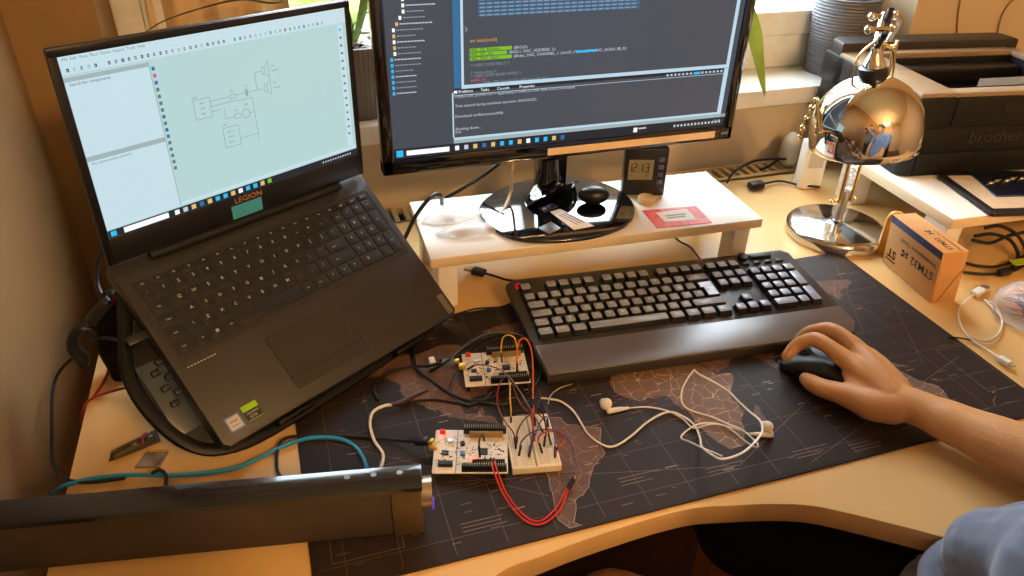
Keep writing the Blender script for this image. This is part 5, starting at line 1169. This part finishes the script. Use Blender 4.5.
# hand: metacarpals, fingers
MC = {'i': at(846, 360, .052), 'm': at(857, 350, .053), 'r': at(869, 357, .046), 'p': at(876, 366, .036)}
for k, off, rr_ in (('i', at(884, 398, .036), .0125), ('m', at(889, 392, .040), .0125), ('r', at(894, 388, .038), .0120), ('p', at(896, 388, .033), .0115)):
    b.limb([wr+(off-wr)*.5, off, (off+MC[k])/2+V((0, 0, .003)), MC[k]], [.0180, .0165, .0145, .0125 if k != 'p' else .0110], M_skin, n=16)
b.limb([at(900, 400, .031), at(874, 384, .036), at(858, 370, .040)], [.018, .018, .0105], M_skin, n=16, flat=.8)
b.limb([MC['i'], at(829, 347, .058), at(816, 340, .0585), at(805, 341, .054), at(796, 346, .045), at(787, 356, .0335)], [.0122, .0102, .0103, .0090, .0088, .0074], M_skin, n=16, sp=5)
b.limb([MC['m'], at(842, 336, .060), at(830, 330, .0600), at(818, 330, .055), at(808, 333, .046), at(800, 339, .037)], [.0122, .0102, .0103, .0090, .0088, .0074], M_skin, n=16, sp=5)
b.limb([MC['r'], at(857, 345, .051), at(848, 339, .047), at(838, 337, .034), at(833, 340, .020)], [.0102, .0085, .0086, .0074, .0064], M_skin, n=16, sp=5)
b.limb([MC['p'], at(872, 357, .037), at(864, 352, .033), at(854, 350, .021), at(849, 352, .013)], [.0090, .0074, .0074, .0064, .0055], M_skin, n=16, sp=5)
b.limb([at(893, 408, .030), at(872, 405, .030), at(852, 397, .029), at(836, 392, .0275), at(822, 388, .0250), at(812, 383, .0225), at(806, 379, .0205)], [.020, .0195, .0160, .0130, .0120, .0112, .0088], M_skin, n=18, sp=5)
b.limb([at(868, 402, .033), at(858, 388, .037), at(850, 374, .041)], [.016, .013, .010], M_skin, n=14, flat=.8)
# legs, torso core, neck and head, other arm
kneeL, kneeR = V((-.115, .025, -.215)), V((.13, .11, -.190))
b.limb([V((.17, -.31, -.175)), V((.03, -.13, -.190)), kneeL], [.085, .076, .058], M_skin, n=24)
b.limb([kneeL, V((-.10, .07, -.40)), V((-.085, .06, -.66))], [.056, .052, .034], M_skin, n=20)
b.limb([V((.33, -.27, -.175)), V((.24, -.08, -.175)), kneeR], [.085, .076, .058], M_skin, n=24)
b.limb([kneeR, V((.15, .14, -.40)), V((.16, .13, -.66))], [.056, .052, .034], M_skin, n=20)
for s_, a_ in ((V((-.085, .06, -.69)), V((-.14, .19, -.715))), (V((.16, .13, -.69)), V((.13, .27, -.715)))): b.limb([s_, a_], [.036, .024], M_skin, n=18, flat=.9)
b.limb([V((.275, -.32, -.15)), V((.275, -.32, .05)), V((.27, -.32, .25)), V((.268, -.31, .33))], [.115, .108, .108, .06], M_skin, n=26)
b.limb([V((.09, -.40, .28)), V((.27, -.33, .295)), V((.447, -.25, .29))], [.055, .07, .055], M_skin, n=20)
b.limb([V((.265, -.31, .32)), V((.255, -.285, .41))], [.055, .052], M_skin, n=20, sp=1)
hd_ = V((.245, -.262, .475)); fw = V((-.38, .90, -.20)).normalized(); hm = frame(hd_, fw.cross(V((0, 0, 1))), fw)   # x right, y forward, z up
b.ball((0, -.012, .022), (.074, .092, .085), M_skin, 28, M=hm); b.ball((0, .020, -.040), (.056, .066, .066), M_skin, 24, M=hm)
b.add(*[[hm @ V(p) for p in ((-.012, .080, -.022), (.012, .080, -.022), (0, .080, .028), (0, .112, -.020), (0, .06, 0))], [(0, 1, 3), (1, 2, 3), (2, 0, 3), (0, 4, 1), (1, 4, 2), (2, 4, 0)]], M_skin)
for s_ in (-1, 1): b.ball((s_*.075, -.008, -.005), (.010, .020, .030), M_skin, 14, M=hm)
el2 = V((.02, -.33, .03)); wr2 = V((.10, -.12, -.062)); 
b.limb([V((.09, -.40, .28)), V((.03, -.40, .15)), el2], [.052, .045, .040], M_skin, n=18)
b.limb([el2, (el2+V((.06, -.22, -.05)))/2, V((.06, -.22, -.052))], [.040, .034, .025], M_skin, n=18)
for i in range(5): b.limb([V((.06, -.22, -.055)), V((.065+.012*i, -.165, -.062)), V((.070+.014*i, -.135-(.02 if i == 4 else 0), -.070))], [.014, .010, .007], M_skin, n=12)
body = remeshed('body', b, .0024, pe, 3)
bl = T(*(-pe.location))
for (px, py, z), nxt in (((787.5, 353.5, .0385), (795, 346, .050)), ((801, 336.5, .042), (808, 332, .052)), ((808, 376.5, .0265), (820, 381, .031))):
    c_ = at(px, py, z); n_ = (at(*nxt)-c_).normalized(); sd_ = n_.cross(V((0, 0, 1))).normalized()
    fb_ = MB(bl); fb_.ball((0, 0, 0), (.0052, .0062, .0012), pm('fingernail', 'd8a285', .3), 14, M=frame(c_, sd_, n_)); fb_.build('fingernail', pe)
hh = MB(bl); hh.ball((0, -.022, .040), (.084, .096, .082), pm('hair_brown', '2c1c12', .7, bump=1, bscale=300), 28, M=hm); hh.build('hair', pe)
ey = MB(bl)
for s_ in (-1, 1): ey.ball((s_*.030, .076, .005), (.012, .007, .007), M_white, 12, M=hm); ey.ball((s_*.030, .083, .005), (.005, .003, .005), M_black, 10, M=hm)
ey.build('eyes', pe)
mt = MB(bl); mt.ball((0, .082, -.052), (.022, .006, .006), pm('lips', 'a05a4a', .5), 14, M=hm); mt.build('mouth', pe)
# shirt: torso, sleeves and the folds bunched over the desk edge
M_shirt = pm('shirt_grey_blue', '666f82', .9, var=.10, scale=250, bump=1, bscale=9, sheen=.3)
for n_ in M_shirt.node_tree.nodes:
    if n_.type == 'BUMP': n_.inputs['Distance'].default_value = .016
b = MB()
b.limb([V((.275, -.315, -.12)), V((.278, -.312, .02)), V((.28, -.32, .18)), V((.27, -.32, .275)), V((.268, -.31, .32))], [.135, .130, .130, .11, .075], M_shirt, n=30)
b.limb([V((.09, -.40, .275)), V((.27, -.33, .29)), V((.447, -.25, .285))], [.068, .085, .068], M_shirt, n=22)
b.limb([sho, sho+(elb-sho)*.35, sho+(elb-sho)*.62], [.068, .064, .066], M_shirt, n=22)
b.limb([V((.09, -.40, .28)), V((.04, -.40, .15))], [.066, .062], M_shirt, n=22)
b.limb([at(935, 592, -.03), at(946, 565, -.02), at(985, 545, .0), at(1040, 530, .02), V((.36, -.20, .05))], [.018, .022, .024, .030, .05], M_shirt, n=16)
b.limb([at(905, 600, -.06), at(918, 575, -.055), at(930, 566, -.04)], [.016, .014, .012], M_shirt, n=14)
b.limb([at(925, 563, -.035), at(950, 580, -.03), at(990, 600, -.03), at(1030, 620, -.02)], [.010, .014, .018, .03], M_shirt, n=14)
b.limb([at(960, 548, -.012), at(985, 538, -.0), at(1015, 535, .01)], [.012, .012, .018], M_shirt, n=12)
b.limb([at(1000, 560, .02), at(1040, 570, .04), at(1080, 590, .06)], [.05, .06, .08], M_shirt, n=16)
remeshed('shirt', b, .0040, pe, 2)
b = MB(); M_short = pm('shorts_black', '0f1013', .9, bump=.3, bscale=900)
hem = V((.17, -.31, -.175)).lerp(kneeL, .62)
b.limb([V((.17, -.30, -.17)), V((.06, -.17, -.175)), V((-.010, -.085, -.190))], [.098, .092, .090], M_short, n=26)
b.limb([V((.33, -.27, -.17)), V((.25, -.10, -.165)), V((.14, .10, -.185)), V((.145, .125, -.25))], [.098, .092, .085, .075], M_short, n=26)
b.limb([V((.15, -.33, -.16)), V((.34, -.26, -.16))], [.10, .10], M_short, n=24, sp=1)
remeshed('shorts', b, .006, pe, 2)
# the photographer, mirrored in the lamp shade
ph = thing('person', 'standing person in a grey t-shirt taking the picture, seen mirrored in the lamp shade', 'person', (-.42, -.84, -H))
M_tee = pm('tshirt_grey', '5f6266', .9, bump=.3, bscale=40); M_jean = pm('jeans_dark', '20242e', .9)
b = MB(); hL, hR = CP-CF*.035-CR*.078, CP-CF*.035+CR*.078
for s_, hnd in ((-1, hL), (1, hR)):
    shd = V((-.42+s_*.19, -.86, .66)); elw = V((-.42+s_*.25, -.74, .42))
    b.limb([shd, elw], [.052, .042], M_skin, n=18, sp=1); b.limb([elw, (elw+hnd)/2, hnd], [.042, .034, .026], M_skin, n=18)
    b.limb([hnd-CU*.03, hnd+CU*.03], [.032, .028], M_skin, n=16, sp=1, flat=.6)
    for i in range(4): q = hnd+CU*(.03-i*.02)-CR*s_*.005; b.limb([q-CF*.012, q-CF*.022-CR*s_*.025, q-CF*.020-CR*s_*.045], [.009, .008, .007], M_skin, n=10)
    b.limb([hnd-CU*.01, hnd-CF*.03-CR*s_*.012+CU*.01, hnd-CF*.032-CR*s_*.035+CU*.012], [.012, .010, .008], M_skin, n=10)
    b.limb([V((-.42+s_*.10, -.86, .08)), V((-.42+s_*.11, -.85, -.28)), V((-.42+s_*.11, -.86, -.66))], [.085, .06, .04], M_skin, n=18)
b.limb([V((-.42, -.86, .10)), V((-.42, -.86, .40)), V((-.42, -.87, .64)), V((-.42, -.86, .72))], [.13, .125, .13, .06], M_skin, n=22)
b.limb([V((-.42, -.86, .70)), V((-.42, -.85, .80))], [.056, .052], M_skin, n=18, sp=1)
hd_ = V((-.42, -.83, .885)); fw = (CP+V((0, .3, -.1))-hd_).normalized(); hm = frame(hd_, fw.cross(V((0, 0, 1))), fw)
b.ball((0, -.012, .022), (.074, .092, .088), M_skin, 24, M=hm); b.ball((0, .020, -.042), (.056, .066, .068), M_skin, 22, M=hm)
b.ball((0, .095, -.012), (.012, .020, .024), M_skin, 12, M=hm)
for s_ in (-1, 1): b.ball((s_*.075, -.008, -.005), (.010, .020, .030), M_skin, 12, M=hm)
remeshed('body', b, .004, ph, 2)
pl_ = T(*(-ph.location)); b = MB(pl_); b.ball((0, -.022, .042), (.084, .096, .084), MATS['hair_brown'], 24, M=hm); b.build('hair', ph)
b = MB(pl_)
for s_ in (-1, 1): b.ball((s_*.030, .076, .005), (.012, .007, .007), M_white, 10, M=hm); b.ball((s_*.030, .083, .005), (.005, .003, .005), M_black, 10, M=hm)
b.build('eyes', ph); b = MB(pl_); b.ball((0, .083, -.055), (.022, .006, .006), MATS['lips'], 12, M=hm); b.build('mouth', ph)
b = MB(); b.limb([V((-.42, -.86, .06)), V((-.42, -.86, .40)), V((-.42, -.87, .62)), V((-.42, -.86, .70))], [.155, .145, .145, .085], M_tee, n=26)
for s_ in (-1, 1): b.limb([V((-.42, -.87, .65)), V((-.42+s_*.19, -.86, .655)), V((-.42+s_*.235, -.78, .50))], [.09, .072, .064], M_tee, n=20)
remeshed('tshirt', b, .006, ph, 2)
b = MB()
for s_ in (-1, 1): b.limb([V((-.42+s_*.08, -.86, .05)), V((-.42+s_*.11, -.85, -.28)), V((-.42+s_*.11, -.86, -.66))], [.115, .085, .070], M_jean, n=20)
remeshed('trousers', b, .008, ph, 2)
for s_ in (-1, 1): b = MB(pl_); b.limb([V((-.42+s_*.11, -.89, -.695)), V((-.42+s_*.12, -.72, -.702))], [.044, .036], M_black, n=18, sp=1); b.build('shoe', ph)
fp = CP-CF*.022; mh_ = frame(fp, CR, CU); tph = thing('mobile_phone', 'black phone held up by the standing photographer', 'phone', M=mh_)
b = MB(); b.box((0, 0, 0), (.150, .072, .008), M_blackg, .004); b.build('casing', tph)
# chair under the person
oc = thing('office_chair', 'black office chair under the seated person', 'chair', (.26, -.34, -H), math.radians(18))
b = MB(); b.box((0, 0, .445), (.46, .44, .05), pm('chair_black_fabric', '141416', .9), .02, 3); b.build('seat', oc)
b = MB(); b.box((0, -.255, .78), (.42, .05, .50), MATS['chair_black_fabric'], .02, 3); b.box((0, -.25, .50), (.06, .03, .12), M_black, .005); b.build('backrest', oc)
b = MB(); b.cyl((0, 0, .08), (0, 0, .42), .025, M_steel, n=16); b.build('gas_column', oc)
b = MB()
for k in range(5):
    a = 2*PI*k/5; b.limb([(0, 0, .085), (.27*math.cos(a), .27*math.sin(a), .06)], [.028, .015], M_black, n=10, sp=1)
b.build('star_base', oc)
for k in range(5):
    a = 2*PI*k/5; b = MB(); b.cyl((.27*math.cos(a)-.012, .27*math.sin(a), .026), (.27*math.cos(a)+.012, .27*math.sin(a), .026), .026, M_black, n=16); b.build('castor', oc)
# ceiling lamp behind the photographer
cl = thing('ceiling_lamp', 'brass ceiling lamp with three glowing globes', 'lamp', (.35, -1.75, 1.50))
b = MB(); b.cyl((0, 0, 0), (0, 0, ZC-1.50), .010, M_brass); b.build('rod', cl)
for k in range(3):
    a = 2*PI*k/3+.5; x, y = .15*math.cos(a), .15*math.sin(a)
    b = MB(); b.tube([(0, 0, .03), (x*.6, y*.6, .0), (x, y, .03)], .007, M_brass); b.build('arm', cl)
    b = MB(); b.ball((x, y, -.035), .055, screen('lamp_glow_warm', 'ffcb8a', 400.0), 24); b.build('globe', cl)

# ================================================================== LIGHT
def light(name, typ, loc, energy, color, **k):
    l = bpy.data.lights.new(name, typ); l.energy = energy; l.color = color
    for a, v in k.items(): setattr(l, a, v)
    o = bpy.data.objects.new(name, l); C.objects.link(o); o.location = loc; return o
WORLD_STRENGTH = 24.0
wd = bpy.data.worlds.new('sky'); bpy.context.scene.world = wd; wd.use_nodes = True
nt = wd.node_tree; bg = nt.nodes['Background']; bg.inputs['Color'].default_value = (.78, .90, 1.0, 1); bg.inputs['Strength'].default_value = WORLD_STRENGTH
pl = light('window_daylight_portal', 'AREA', ((WX0+WX1)/2, YB+.19, (WZ0+WZ1)/2), 1, (1, 1, 1), shape='RECTANGLE', size=WX1-WX0, size_y=WZ1-WZ0); pl.rotation_euler = (-PI/2, 0, 0)
pl.data.cycles.is_portal = True
sn = light('sun', 'SUN', (0, 0, 5), 4.0, (1, .93, .8), angle=.01); sn.rotation_euler = (math.radians(50), 0, math.radians(15))

# ================================================================== CAMERA AND VIEW
cam = bpy.data.cameras.new('camera'); cam.sensor_width = 36; cam.lens = F/1024*36; cam.clip_start = .02
co = bpy.data.objects.new('camera', cam); C.objects.link(co)
m = Matrix((CR, CU, -CF)).transposed().to_4x4(); m.translation = CP; co.matrix_world = m
sc_ = bpy.context.scene; sc_.camera = co
vs = sc_.view_settings; vs.view_transform = 'Standard'; vs.look = 'None'; vs.exposure = 0.0; vs.gamma = 1; vs.use_curve_mapping = False
sc_.cycles.max_bounces = 8
# lift everything so that the floor is at z = 0
bpy.context.view_layer.update()
for o in bpy.context.scene.objects:
    if o.parent is None: o.location.z += H
